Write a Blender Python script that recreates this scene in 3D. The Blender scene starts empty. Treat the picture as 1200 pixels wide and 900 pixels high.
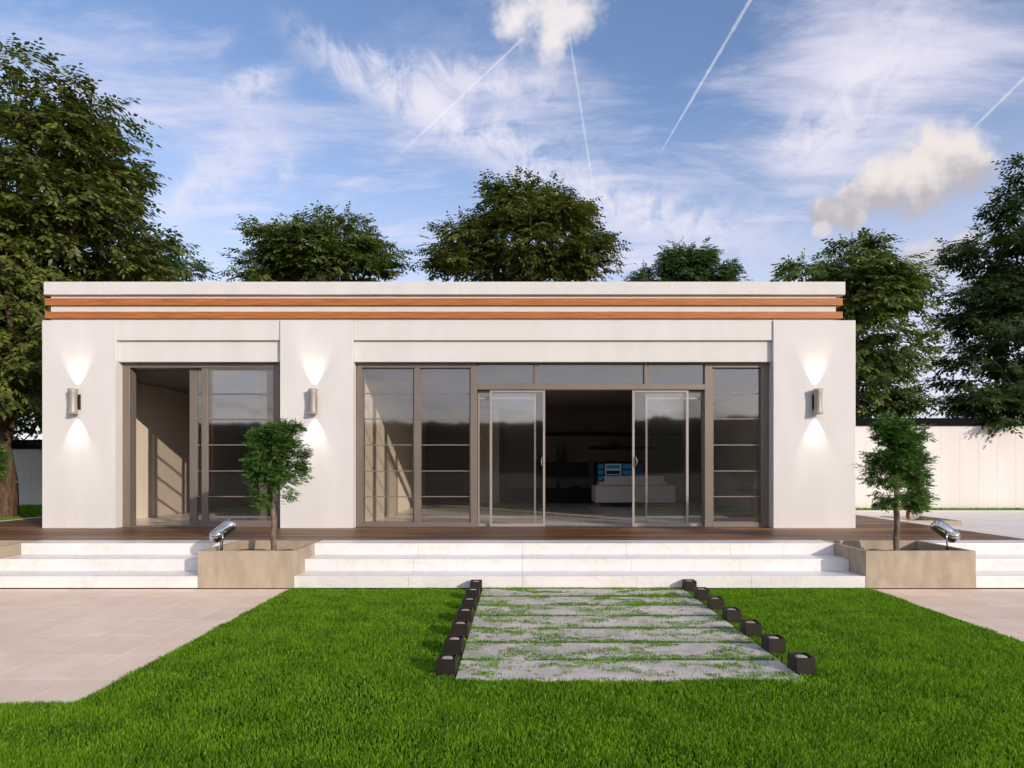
import bpy, bmesh, math, random
import numpy as np
from mathutils import Vector, Matrix

# ------------------------------------------------------------------ camera, sky, sun, exposure
SC = bpy.context.scene
COL = SC.collection
F = 750.0            # focal length in photo pixels
CAMD = 11.03         # camera distance to the column faces
EYE = 1.54
cam = bpy.data.cameras.new('camera')
cam.sensor_width = 36.0
cam.lens = 36.0 * F / 1200.0
cam.shift_x = -9.0 / 1200.0
cam.shift_y = 97.0 / 1200.0
cam.clip_start = 0.05
cam.clip_end = 2000.0
camo = bpy.data.objects.new('camera', cam)
COL.objects.link(camo)
camo.location = (0, -CAMD, EYE)
camo.rotation_euler = (math.radians(90), 0, 0)
SC.camera = camo

SUN_EL = math.radians(18.0)
SUN_H = Vector((0.685, -0.728, 0)).normalized()
SUN_DIR = Vector((SUN_H.x * math.cos(SUN_EL), SUN_H.y * math.cos(SUN_EL), math.sin(SUN_EL)))
sl = bpy.data.lights.new('sun', 'SUN')
sl.energy = 2.5
sl.angle = math.radians(0.6)
sl.color = (1.0, 0.875, 0.74)
so = bpy.data.objects.new('sun', sl)
COL.objects.link(so)
so.rotation_euler = (-SUN_DIR).to_track_quat('-Z', 'Y').to_euler()
so.location = (20, -20, 12)

SC.view_settings.view_transform = 'Standard'
SC.view_settings.look = 'None'
SC.view_settings.exposure = 0.38
SC.view_settings.gamma = 1.0
SC.render.engine = 'CYCLES'
SC.cycles.use_denoising = True
SC.cycles.max_bounces = 7
SC.cycles.diffuse_bounces = 3
SC.cycles.glossy_bounces = 3
SC.cycles.transmission_bounces = 4
SC.cycles.transparent_max_bounces = 16
SC.cycles.caustics_reflective = False
SC.cycles.caustics_refractive = False
SC.cycles.sample_clamp_indirect = 6.0
SC.cycles.use_adaptive_sampling = True
SC.cycles.adaptive_threshold = 0.03

SKY_STRENGTH = 0.15


class NT:
    """small helper round a node tree"""
    def __init__(self, tree):
        self.t = tree
        self.n = tree.nodes
        self.l = tree.links

    def new(self, typ, **kw):
        nd = self.n.new(typ)
        for k, v in kw.items():
            setattr(nd, k, v)
        return nd

    def put(self, sock, v):
        if hasattr(v, 'is_output'):
            self.l.new(v, sock)
        elif v is not None:
            sock.default_value = v

    def math(self, op, a, b=None, c=None, clamp=False):
        nd = self.new('ShaderNodeMath', operation=op, use_clamp=clamp)
        self.put(nd.inputs[0], a)
        if b is not None:
            self.put(nd.inputs[1], b)
        if c is not None:
            self.put(nd.inputs[2], c)
        return nd.outputs[0]

    def vmath(self, op, a, b=None, out=0):
        nd = self.new('ShaderNodeVectorMath', operation=op)
        self.put(nd.inputs[0], a)
        if b is not None:
            self.put(nd.inputs[1], b)
        return nd.outputs[out]

    def scale(self, a, s):
        nd = self.new('ShaderNodeVectorMath', operation='SCALE')
        self.put(nd.inputs[0], a)
        self.put(nd.inputs['Scale'], s)
        return nd.outputs[0]

    def comb(self, x, y, z):
        nd = self.new('ShaderNodeCombineXYZ')
        self.put(nd.inputs[0], x); self.put(nd.inputs[1], y); self.put(nd.inputs[2], z)
        return nd.outputs[0]

    def sep(self, v):
        nd = self.new('ShaderNodeSeparateXYZ')
        self.put(nd.inputs[0], v)
        return nd.outputs

    def smooth(self, v, a, b, lo=0.0, hi=1.0):
        nd = self.new('ShaderNodeMapRange', interpolation_type='SMOOTHSTEP')
        self.put(nd.inputs[0], v); self.put(nd.inputs[1], a); self.put(nd.inputs[2], b)
        self.put(nd.inputs[3], lo); self.put(nd.inputs[4], hi)
        return nd.outputs[0]

    def noise(self, vec, scale=1.0, detail=4.0, rough=0.5, dist=0.0, out='Fac'):
        nd = self.new('ShaderNodeTexNoise')
        self.put(nd.inputs['Vector'], vec)
        nd.inputs['Scale'].default_value = scale
        nd.inputs['Detail'].default_value = detail
        nd.inputs['Roughness'].default_value = rough
        nd.inputs['Distortion'].default_value = dist
        return nd.outputs[out]

    def mixc(self, fac, a, b, blend='MIX'):
        nd = self.new('ShaderNodeMix', data_type='RGBA', blend_type=blend)
        self.put(nd.inputs[0], fac)
        self.put(nd.inputs[6], a if hasattr(a, 'is_output') else (*a, 1.0))
        self.put(nd.inputs[7], b if hasattr(b, 'is_output') else (*b, 1.0))
        return nd.outputs[2]


def pix_dir(px, py):
    """sky direction that lies at a place of the sky in view"""
    return Vector(((px - 609.0) / F, 1.0, (547.0 - py) / F)).normalized()


def build_world():
    w = bpy.data.worlds.new('World')
    SC.world = w
    w.use_nodes = True
    w.node_tree.nodes.clear()
    T = NT(w.node_tree)
    tc = T.new('ShaderNodeTexCoord')
    d = T.vmath('NORMALIZE', tc.outputs['Generated'])
    x, y, z = T.sep(d)
    sky = T.new('ShaderNodeTexSky', sky_type='NISHITA')
    sky.sun_disc = False
    sky.sun_elevation = SUN_EL
    sky.sun_rotation = math.atan2(SUN_H.x, SUN_H.y)
    sky.altitude = 100.0
    sky.air_density = 1.0
    sky.dust_density = 0.6
    sky.ozone_density = 2.0
    # high cloud sheet: project the direction on a level layer
    zz = T.math('ADD', T.math('MAXIMUM', z, 0.0), 0.12)
    px = T.math('DIVIDE', x, zz)
    py = T.math('DIVIDE', y, zz)
    P = T.comb(px, py, 0.0)
    warp = T.noise(P, 0.8, 3.0, 0.5, 0.0, 'Color')
    warp = T.vmath('SUBTRACT', warp, (0.5, 0.5, 0.5))
    Pw = T.vmath('ADD', P, T.scale(warp, 0.5))
    def streak(angle, sx, sy, offs, scale, det, rough):
        mp = T.new('ShaderNodeMapping')
        T.put(mp.inputs[0], Pw)
        mp.inputs['Location'].default_value = offs
        mp.inputs['Rotation'].default_value = (0, 0, math.radians(angle))
        mp.inputs['Scale'].default_value = (sx, sy, 1)
        return T.noise(mp.outputs[0], scale, det, rough, 0.25)
    c1 = streak(-58, 0.75, 2.2, (0.3, 1.7, 0.0), 1.25, 10.0, 0.66)
    c2 = streak(24, 0.8, 2.2, (4.1, 0.2, 0.0), 2.2, 10.0, 0.66)
    big = T.noise(P, 0.75, 2.0, 0.5)
    def blob(pxc, pyc, r, sharp=None):
        dist = T.vmath('DISTANCE', d, tuple(pix_dir(pxc, pyc)), out=1)
        return T.smooth(dist, r, 0.0)
    bias = T.math('ADD', T.math('MULTIPLY', T.smooth(big, 0.35, 0.65), 0.16),
                  T.math('MULTIPLY', blob(1040, 110, 0.30), 0.16))
    bias = T.math('ADD', bias, T.math('MULTIPLY', blob(480, 130, 0.28), 0.13))
    bias = T.math('ADD', bias, T.math('MULTIPLY', blob(760, 250, 0.22), 0.12))
    bias = T.math('ADD', bias, T.math('MULTIPLY', blob(300, 230, 0.22), 0.10))
    bias = T.math('SUBTRACT', bias, T.math('MULTIPLY', blob(800, 90, 0.20), 0.16))
    bias = T.math('SUBTRACT', bias, T.math('MULTIPLY', blob(380, 10, 0.26), 0.12))
    f1 = T.smooth(T.math('ADD', c1, bias), 0.53, 0.90)
    f2 = T.smooth(T.math('ADD', c2, bias), 0.56, 0.92)
    cir = T.math('MAXIMUM', T.math('MULTIPLY', f1, 0.95), T.math('MULTIPLY', f2, 0.80))
    # fine ripples low in the sky
    mp = T.new('ShaderNodeMapping')
    T.put(mp.inputs[0], Pw)
    mp.inputs['Rotation'].default_value = (0, 0, math.radians(8))
    mp.inputs['Scale'].default_value = (2.6, 8.0, 1)
    rip = T.noise(mp.outputs[0], 1.5, 7.0, 0.64)
    low = T.smooth(z, 0.46, 0.12)
    frip = T.math('MULTIPLY', T.smooth(rip, 0.40, 0.64), T.math('MULTIPLY', low, 0.72))
    cir = T.math('MAXIMUM', cir, frip)
    haze = T.smooth(z, 0.52, 0.10, 0.0, 0.80)
    cir = T.math('MAXIMUM', cir, haze)
    k = 1.0 / SKY_STRENGTH
    base = T.mixc(1.0, sky.outputs[0], (1.04, 1.0, 1.08), 'MULTIPLY')
    col = T.mixc(T.math('MULTIPLY', cir, 0.86, clamp=True), base, (0.665 * k, 0.635 * k, 0.735 * k))
    # feathered cirrus bands
    ftn = T.noise(T.vmath('MULTIPLY', d, (26.0, 10.0, 26.0)), 1.0, 8.0, 0.62, 0.6)
    def swath(a, b, w0, w1, strength):
        nonlocal col
        A, B = pix_dir(*a), pix_dir(*b)
        n = A.cross(B).normalized()
        t = (B - A).normalized()
        u = T.new('ShaderNodeMapRange')
        u.clamp = False
        T.put(u.inputs[0], T.vmath('DOT_PRODUCT', d, tuple(t), out=1))
        u.inputs[1].default_value = A.dot(t); u.inputs[2].default_value = B.dot(t)
        u = u.outputs[0]
        off = T.vmath('DOT_PRODUCT', d, tuple(n), out=1)
        off = T.math('ADD', off, T.math('MULTIPLY', T.math('SUBTRACT', ftn, 0.5), 0.05))
        off = T.math('ADD', off, T.math('MULTIPLY', T.math('MULTIPLY', u, T.math('SUBTRACT', u, 1.0)), 0.06))
        width = T.math('MAXIMUM', T.math('MULTIPLY_ADD', u, w1 - w0, w0), 0.002)
        core = T.smooth(T.math('DIVIDE', T.math('ABSOLUTE', off), width), 1.0, 0.0)
        ends = T.math('MULTIPLY', T.smooth(u, -0.05, 0.25), T.smooth(u, 1.15, 0.6))
        grain = T.smooth(ftn, 0.30, 0.62)
        front = T.math('GREATER_THAN', T.vmath('DOT_PRODUCT', d, tuple((A + B).normalized()), out=1), 0.6)
        f = T.math('MULTIPLY', T.math('MULTIPLY', core, ends), T.math('MULTIPLY', grain, strength))
        col = T.mixc(T.math('MULTIPLY', f, front), col, (0.70 * k, 0.67 * k, 0.735 * k))
    swath((320, 25), (680, 205), 0.030, 0.075, 0.80)
    swath((360, 40), (700, 110), 0.020, 0.050, 0.60)
    swath((560, 180), (930, 290), 0.050, 0.070, 0.70)
    swath((240, 105), (345, 70), 0.022, 0.032, 0.60)
    swath((170, 265), (300, 140), 0.040, 0.035, 0.55)
    swath((905, 215), (1110, -20), 0.060, 0.100, 0.70)
    swath((335, 225), (300, 130), 0.022, 0.022, 0.40)
    # vapour trails
    def trail(a, b, w0, w1, strength):
        nonlocal col
        A, B = pix_dir(*a), pix_dir(*b)
        n = A.cross(B).normalized()
        t = (B - A).normalized()
        s0, s1 = A.dot(t), B.dot(t)
        along = T.vmath('DOT_PRODUCT', d, tuple(t), out=1)
        u = T.new('ShaderNodeMapRange')
        T.put(u.inputs[0], along); u.inputs[1].default_value = s0; u.inputs[2].default_value = s1
        u = u.outputs[0]
        off = T.math('ABSOLUTE', T.vmath('DOT_PRODUCT', d, tuple(n), out=1))
        width = T.math('MULTIPLY_ADD', u, w1 - w0, w0)
        nz = T.noise(T.scale(d, 90.0), 1.0, 3.0, 0.6)
        off = T.math('ADD', off, T.math('MULTIPLY', T.math('SUBTRACT', nz, 0.5), 0.0035))
        core = T.smooth(T.math('DIVIDE', off, width), 1.0, 0.15)
        ends = T.math('MULTIPLY', T.smooth(u, 0.0, 0.3), T.smooth(u, 1.02, 0.97))
        f = T.math('MULTIPLY', T.math('MULTIPLY', core, ends), strength)
        front = T.math('GREATER_THAN', T.vmath('DOT_PRODUCT', d, tuple((A + B).normalized()), out=1), 0.5)
        f = T.math('MULTIPLY', f, front)
        col = T.mixc(f, col, (0.84 * k, 0.83 * k, 0.86 * k))
    trail((448, 200), (614, 44), 0.0019, 0.0024, 0.27)
    trail((700, 250), (667, 40), 0.0021, 0.0026, 0.22)
    trail((764, 196), (884, -8), 0.0012, 0.0036, 0.33)
    trail((1122, 168), (1230, 62), 0.0016, 0.0026, 0.28)
    # small cumulus
    nz = T.noise(T.scale(d, 21.0), 1.0, 9.0, 0.56)
    nzl = T.noise(T.vmath('ADD', T.scale(d, 21.0), (0.26, -0.1, 0.34)), 1.0, 6.0, 0.52)
    def cumulus(lumps, lit, shade, amount, zlo, zhi, soft=(0.05, 0.50), rough=1.6):
        nonlocal col
        den = None
        for (cx, cy, r) in lumps:
            dist = T.vmath('DISTANCE', d, tuple(pix_dir(cx, cy)), out=1)
            v = T.math('SUBTRACT', 1.0, T.math('DIVIDE', dist, r / F))
            if den is None:
                den = v
            else:
                nd = T.new('ShaderNodeMath', operation='SMOOTH_MAX')
                T.put(nd.inputs[0], den); T.put(nd.inputs[1], v); nd.inputs[2].default_value = 0.35
                den = nd.outputs[0]
        v = T.math('ADD', den, T.math('MULTIPLY', T.math('SUBTRACT', nz, 0.5), rough))
        fac = T.math('MULTIPLY', T.smooth(v, soft[0], soft[1]), amount)
        # sun reaches the upper right side of each billow, the flat bases stay grey
        a_, b_ = pix_dir(1000, zlo).z, pix_dir(1000, zhi).z
        rel = T.math('ADD', T.math('MULTIPLY', T.math('SUBTRACT', nz, nzl), 2.0), T.smooth(z, a_, b_))
        cc = T.mixc(T.smooth(rel, 0.0, 0.95), shade, lit)
        col = T.mixc(fac, col, cc)
    L = (0.70 * k, 0.635 * k, 0.59 * k)
    Sh = (0.40 * k, 0.375 * k, 0.40 * k)
    cumulus([(644, -4, 52), (606, 22, 30), (672, 14, 30), (650, 42, 26)], (0.76 * k, 0.71 * k, 0.69 * k), (0.56 * k, 0.54 * k, 0.58 * k), 0.85, 66, 16, (-0.10, 0.85), 2.4)
    cumulus([(1104, 188, 38), (1072, 205, 40), (1128, 205, 24), (1036, 226, 32), (1000, 240, 26), (968, 249, 20), (1090, 176, 26)], L, Sh, 0.92, 262, 185, (0.0, 0.58), 1.9)
    cumulus([(1100, 300, 22), (1070, 312, 20), (1130, 292, 20), (962, 270, 12)], (0.60 * k, 0.55 * k, 0.56 * k), Sh, 0.75, 325, 285)
    # broken cloud banks in the half of the sky towards the sun
    bank = T.noise(T.comb(px, py, 3.7), 2.6, 8.0, 0.58, 0.2)
    bank2 = T.noise(T.vmath('ADD', T.comb(px, py, 3.7), (0.12, -0.15, 0.0)), 2.6, 5.0, 0.56, 0.2)
    side = T.smooth(y, 0.15, -0.3)
    fb = T.math('MULTIPLY', T.smooth(bank, 0.47, 0.62), T.math('MULTIPLY', side, 0.85))
    cb = T.mixc(T.smooth(T.math('SUBTRACT', bank, bank2), -0.12, 0.12), (0.42 * k, 0.40 * k, 0.42 * k), (0.85 * k, 0.79 * k, 0.74 * k))
    col = T.mixc(fb, col, cb)
    bg = T.new('ShaderNodeBackground')
    T.put(bg.inputs[0], col)
    bg.inputs[1].default_value = SKY_STRENGTH
    out = T.new('ShaderNodeOutputWorld')
    T.l.new(bg.outputs[0], out.inputs[0])


build_world()


# ------------------------------------------------------------------ materials
def new_mat(name):
    m = bpy.data.materials.new(name)
    m.use_nodes = True
    m.node_tree.nodes.clear()
    T = NT(m.node_tree)
    out = T.new('ShaderNodeOutputMaterial')
    return m, T, out


def surf(name, c1, c2=None, scale=4.0, stretch=(1, 1, 1), rough=0.6, bump=0.0, bscale=None, metallic=0.0,
         detail=6.0, nrough=0.6, lo=0.35, hi=0.65, jitter=0.0, spec=0.5, rvar=0.0, c3=None, s3=0.7, coat=0.0):
    m, T, out = new_mat(name)
    p = T.new('ShaderNodeBsdfPrincipled')
    geo = T.new('ShaderNodeNewGeometry')
    pos = T.vmath('MULTIPLY', geo.outputs['Position'], stretch)
    n = T.noise(pos, scale, detail, nrough)
    c2 = c2 or c1
    col = T.mixc(T.smooth(n, lo, hi), c1, c2)
    if c3:
        n3 = T.noise(T.vmath('ADD', geo.outputs['Position'], (7.3, 2.1, 4.4)), s3, 5.0, 0.6)
        col = T.mixc(T.smooth(n3, 0.5, 0.72), col, c3)
    if jitter:
        oi = T.new('ShaderNodeObjectInfo')
        f = T.math('MULTIPLY_ADD', oi.outputs['Random'], 2 * jitter, 1.0 - jitter)
        col = T.mixc(1.0, col, T.comb(f, f, f), 'MULTIPLY')
    T.put(p.inputs['Base Color'], col)
    p.inputs['Metallic'].default_value = metallic
    p.inputs['Specular IOR Level'].default_value = spec
    p.inputs['Coat Weight'].default_value = coat
    if rvar:
        T.put(p.inputs['Roughness'], T.math('MULTIPLY_ADD', n, rvar, rough - rvar * 0.5))
    else:
        p.inputs['Roughness'].default_value = rough
    if bump:
        b = T.new('ShaderNodeBump')
        b.inputs['Strength'].default_value = bump
        b.inputs['Distance'].default_value = 0.01
        n2 = T.noise(pos, bscale or scale * 6, 5.0, 0.6)
        T.put(b.inputs['Height'], n2)
        T.l.new(b.outputs[0], p.inputs['Normal'])
    T.l.new(p.outputs[0], out.inputs[0])
    return m


M = {}
M['plaster'] = surf('white_plaster', (0.74, 0.72, 0.70), (0.70, 0.68, 0.66), 1.6, (1.6, 1.6, 0.35), 0.85, 0.10, 60, spec=0.25, c3=(0.71, 0.69, 0.665), s3=0.5)
M['plaster_in'] = surf('interior_plaster', (0.80, 0.70, 0.59), (0.76, 0.66, 0.55), 0.9, rough=0.9, bump=0.05, bscale=50, spec=0.2)
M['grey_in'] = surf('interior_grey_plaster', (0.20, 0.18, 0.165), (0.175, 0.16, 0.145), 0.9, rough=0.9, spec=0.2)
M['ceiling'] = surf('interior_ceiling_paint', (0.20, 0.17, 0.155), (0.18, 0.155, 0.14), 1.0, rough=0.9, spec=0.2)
M['floor_in'] = surf('interior_stone_floor', (0.82, 0.76, 0.70), (0.70, 0.645, 0.59), 2.2, (0.5, 1.4, 1), 0.28, 0.0, rvar=0.15, spec=0.4)
M['beam'] = surf('orange_timber', (0.50, 0.185, 0.055), (0.36, 0.115, 0.030), 5.0, (0.35, 6, 9), 0.55, 0.15, 9, spec=0.35)
M['beam_cap'] = surf('dark_timber_end', (0.10, 0.035, 0.015), None, 5.0, rough=0.7)
M['frame'] = surf('taupe_aluminium', (0.235, 0.192, 0.160), (0.215, 0.176, 0.148), 2.0, rough=0.42, metallic=0.25, spec=0.5)
M['muntin'] = surf('pale_aluminium_bar', (0.27, 0.23, 0.20), None, 2.0, rough=0.4, metallic=0.3)
M['slim'] = surf('slim_door_aluminium', (0.42, 0.37, 0.33), None, 2.0, rough=0.38, metallic=0.3)
M['deck'] = surf('brown_deck_timber', (0.25, 0.120, 0.056), (0.090, 0.042, 0.020), 1.6, (0.45, 6, 6), 0.48, 0.25, 9, jitter=0.35, spec=0.35)
M['dark'] = surf('dark_recess', (0.05, 0.035, 0.028), (0.035, 0.025, 0.02), 6.0, rough=0.9, spec=0.1)
M['concrete'] = surf('beige_concrete', (0.47, 0.385, 0.285), (0.385, 0.315, 0.235), 6.0, (1, 1, 0.35), 0.8, 0.25, 40, c3=(0.33, 0.28, 0.21), s3=2.6, spec=0.25)
M['soil'] = surf('planter_soil', (0.16, 0.115, 0.075), (0.07, 0.05, 0.035), 20.0, rough=0.95, bump=0.8, bscale=45, spec=0.1)
M['tile'] = surf('beige_paving_tile', (0.93, 0.74, 0.575), (0.86, 0.665, 0.505), 3.0, (1, 1, 1), 0.55, 0.12, 30, jitter=0.045, c3=(0.89, 0.70, 0.56), s3=1.3, spec=0.3)
M['terrace'] = surf('pale_paving', (0.90, 0.84, 0.77), (0.82, 0.76, 0.69), 1.2, rough=0.6, bump=0.08, bscale=30, spec=0.3)
M['soilbase'] = surf('joint_mortar', (0.42, 0.32, 0.245), (0.36, 0.27, 0.205), 20.0, rough=0.95, spec=0.1)
M['slab'] = surf('grey_stone_slab', (0.70, 0.615, 0.555), (0.53, 0.465, 0.42), 3.0, rough=0.85, bump=0.45, bscale=28, jitter=0.05, c3=(0.36, 0.38, 0.25), s3=4.0, spec=0.2)
M['turf'] = surf('lawn_soil', (0.035, 0.075, 0.010), (0.022, 0.045, 0.008), 9.0, rough=0.95, bump=0.5, bscale=40, spec=0.05)
M['ground'] = surf('far_meadow', (0.036, 0.033, 0.022), (0.026, 0.025, 0.016), 0.25, rough=0.95, spec=0.05)
M['hill'] = surf('wooded_hillside', (0.026, 0.024, 0.015), (0.014, 0.014, 0.009), 0.12, rough=0.98, spec=0.02, bump=0.6, bscale=0.5)
M['wall_b'] = surf('boundary_wall_render', (0.78, 0.735, 0.69), (0.72, 0.68, 0.635), 0.8, (1, 1, 0.25), 0.85, 0.1, 30, spec=0.2)
M['black'] = surf('black_metal_coping', (0.004, 0.004, 0.005), None, 3.0, rough=0.8, spec=0.1)
M['sconce'] = surf('satin_nickel', (0.40, 0.345, 0.295), (0.36, 0.31, 0.265), 3.0, rough=0.5, metallic=0.3)
M['sconce_dark'] = surf('dark_back_plate', (0.05, 0.047, 0.045), None, 3.0, rough=0.5, metallic=0.4)
M['chrome'] = surf('polished_steel', (0.62, 0.61, 0.60), (0.56, 0.55, 0.54), 8.0, rough=0.13, metallic=1.0, rvar=0.06)
M['lightbox'] = surf('black_brown_metal', (0.022, 0.015, 0.012), (0.016, 0.011, 0.009), 10.0, rough=0.55, metallic=0.2)
M['lens'] = surf('frosted_lens', (0.50, 0.40, 0.34), (0.44, 0.35, 0.30), 10.0, rough=0.35)
M['lens_clear'] = surf('lamp_glass', (0.10, 0.10, 0.11), None, 3.0, rough=0.08, spec=0.8)
M['sofa'] = surf('pale_grey_upholstery', (0.82, 0.80, 0.80), (0.77, 0.75, 0.75), 6.0, rough=0.95, bump=0.15, bscale=90, spec=0.15)
M['blacklac'] = surf('black_lacquer', (0.010, 0.010, 0.010), (0.008, 0.008, 0.008), 3.0, rough=0.5, spec=0.2)
M['vase'] = surf('dark_brown_vase', (0.035, 0.022, 0.017), None, 3.0, rough=0.45)
M['bark'] = surf('brown_bark', (0.16, 0.100, 0.062), (0.070, 0.043, 0.028), 6.0, (3, 3, 0.6), 0.95, 1.0, 14, spec=0.1)
M['bark_grey'] = surf('grey_brown_bark', (0.24, 0.185, 0.145), (0.12, 0.09, 0.07), 16.0, (2, 2, 0.5), 0.9, 0.7, 40, spec=0.1)
M['bark_red'] = surf('red_brown_bark', (0.30, 0.11, 0.05), (0.16, 0.06, 0.03), 16.0, (2, 2, 0.5), 0.9, 0.7, 40, spec=0.1)
M['shade_tile'] = M['tile']


def marble():
    m, T, out = new_mat('white_marble')
    p = T.new('ShaderNodeBsdfPrincipled')
    geo = T.new('ShaderNodeNewGeometry')
    pos = geo.outputs['Position']
    wv = T.noise(pos, 1.4, 3.0, 0.5, 0.0, 'Color')
    q = T.vmath('ADD', T.vmath('MULTIPLY', pos, (1, 1, 1.6)), T.scale(wv, 1.2))
    r1 = T.math('ABSOLUTE', T.math('SUBTRACT', T.noise(q, 1.3, 5.0, 0.55), 0.5))
    v1 = T.smooth(r1, 0.028, 0.0)
    r2 = T.math('ABSOLUTE', T.math('SUBTRACT', T.noise(q, 3.4, 5.0, 0.55), 0.5))
    v2 = T.smooth(r2, 0.02, 0.0)
    cloud = T.smooth(T.noise(pos, 1.1, 4.0, 0.6), 0.35, 0.7)
    col = T.mixc(cloud, (0.83, 0.80, 0.78), (0.77, 0.74, 0.72))
    col = T.mixc(T.math('MULTIPLY', v1, 0.17), col, (0.50, 0.42, 0.36))
    col = T.mixc(T.math('MULTIPLY', v2, 0.07), col, (0.52, 0.45, 0.40))
    T.put(p.inputs['Base Color'], col)
    p.inputs['Roughness'].default_value = 0.32
    p.inputs['Specular IOR Level'].default_value = 0.4
    T.l.new(p.outputs[0], out.inputs[0])
    return m


M['marble'] = marble()


def glass(name, refl, tint):
    m, T, out = new_mat(name)
    tr = T.new('ShaderNodeBsdfTransparent')
    tr.inputs[0].default_value = (*tint, 1)
    gl = T.new('ShaderNodeBsdfGlossy')
    gl.inputs['Color'].default_value = (1, 0.97, 0.94, 1)
    gl.inputs['Roughness'].default_value = 0.035
    lw = T.new('ShaderNodeLayerWeight')      # same from both sides of the pane
    lw.inputs[0].default_value = 0.5
    fac = T.math('ADD', T.math('MULTIPLY', T.math('POWER', lw.outputs['Facing'], 4.0), 0.75), refl, clamp=True)
    mx = T.new('ShaderNodeMixShader')
    T.put(mx.inputs[0], fac)
    T.l.new(tr.outputs[0], mx.inputs[1])
    T.l.new(gl.outputs[0], mx.inputs[2])
    T.l.new(mx.outputs[0], out.inputs[0])
    return m


M['glass'] = glass('coated_window_glass', 0.12, (0.985, 0.98, 0.975))


def leaf_mat(name, a, b, c, trans=0.30, rough=0.5, nscale=0.35):
    m, T, out = new_mat(name)
    geo = T.new('ShaderNodeNewGeometry')
    n = T.noise(geo.outputs['Position'], nscale, 3.0, 0.55)
    col = T.mixc(T.smooth(n, 0.35, 0.68), a, b)
    rnd = geo.outputs['Random Per Island']
    col = T.mixc(T.smooth(rnd, 0.45, 1.0, 0.0, 0.75), col, c)
    v = T.math('MULTIPLY_ADD', rnd, 0.5, 0.75)
    col = T.mixc(1.0, col, T.comb(v, v, v), 'MULTIPLY')
    p = T.new('ShaderNodeBsdfPrincipled')
    T.put(p.inputs['Base Color'], col)
    p.inputs['Roughness'].default_value = rough
    p.inputs['Specular IOR Level'].default_value = 0.35
    tl = T.new('ShaderNodeBsdfTranslucent')
    T.put(tl.inputs[0], T.mixc(1.0, col, (1.25, 1.35, 0.5), 'MULTIPLY'))
    mx = T.new('ShaderNodeMixShader')
    mx.inputs[0].default_value = trans
    T.l.new(p.outputs[0], mx.inputs[1])
    T.l.new(tl.outputs[0], mx.inputs[2])
    T.l.new(mx.outputs[0], out.inputs[0])
    return m


M['leaf_olive'] = leaf_mat('olive_leaves', (0.110, 0.138, 0.028), (0.078, 0.106, 0.022), (0.200, 0.212, 0.050))
M['leaf_mid'] = leaf_mat('mid_green_leaves', (0.125, 0.175, 0.045), (0.092, 0.140, 0.036), (0.200, 0.245, 0.070))
M['leaf_deep'] = leaf_mat('deep_green_leaves', (0.050, 0.092, 0.026), (0.036, 0.072, 0.020), (0.085, 0.130, 0.036))
M['leaf_blue'] = leaf_mat('fresh_green_leaves', (0.085, 0.150, 0.055), (0.064, 0.122, 0.044), (0.120, 0.190, 0.072))
M['leaf_shrub'] = leaf_mat('bright_shrub_leaves', (0.080, 0.185, 0.036), (0.040, 0.115, 0.024), (0.150, 0.240, 0.055), 0.32, nscale=3.0)
M['grass'] = leaf_mat('grass_blades', (0.165, 0.345, 0.010), (0.085, 0.220, 0.005), (0.255, 0.410, 0.022), 0.45, 0.6, nscale=3.2)


# ------------------------------------------------------------------ object helpers
def PX(px, Y=0.0):
    return (px - 609.0) * (CAMD + Y) / F


def PZ(py, Y=0.0):
    return EYE - (py - 547.0) * (CAMD + Y) / F


def link(name, mesh, parent=None):
    o = bpy.data.objects.new(name, mesh)
    COL.objects.link(o)
    if parent:
        o.parent = parent
    return o


def root_loc(o):
    while o.parent:
        o = o.parent
    return Vector(o.location)


def obj(name, bm, mat, parent=None, smooth=False):
    """bmesh in world coordinates -> one mesh object"""
    me = bpy.data.meshes.new(name)
    if parent:
        off = root_loc(parent)
        if off.length:
            bmesh.ops.translate(bm, verts=bm.verts, vec=-off)
    bm.normal_update()
    bm.to_mesh(me)
    bm.free()
    mats = mat if isinstance(mat, (list, tuple)) else [mat]
    for k in mats:
        me.materials.append(M[k])
    if smooth:
        for p in me.polygons:
            p.use_smooth = True
    return link(name, me, parent)


def tag(o, label, cat, group=None):
    o['label'] = label
    o['category'] = cat
    if group:
        o['group'] = group
    return o


def thing(name, label, cat, loc=(0, 0, 0), group=None):
    o = bpy.data.objects.new(name, None)
    o.empty_display_size = 0.2
    COL.objects.link(o)
    o.location = loc
    return tag(o, label, cat, group)


def struct(o):
    o['kind'] = 'structure'
    return o


def bx(bm, x0, x1, y0, y1, z0, z1, bev=0.0, seg=1):
    r = bmesh.ops.create_cube(bm, size=1.0)
    vs = r['verts']
    for v in vs:
        v.co = Vector((x0 if v.co.x < 0 else x1, y0 if v.co.y < 0 else y1, z0 if v.co.z < 0 else z1))
    if bev:
        es = list({e for v in vs for e in v.link_edges})
        bmesh.ops.bevel(bm, geom=es, offset=bev, segments=seg, affect='EDGES', profile=0.6)
    return bm


def box(x0, x1, y0, y1, z0, z1, bev=0.0, seg=1):
    return bx(bmesh.new(), x0, x1, y0, y1, z0, z1, bev, seg)


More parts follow.
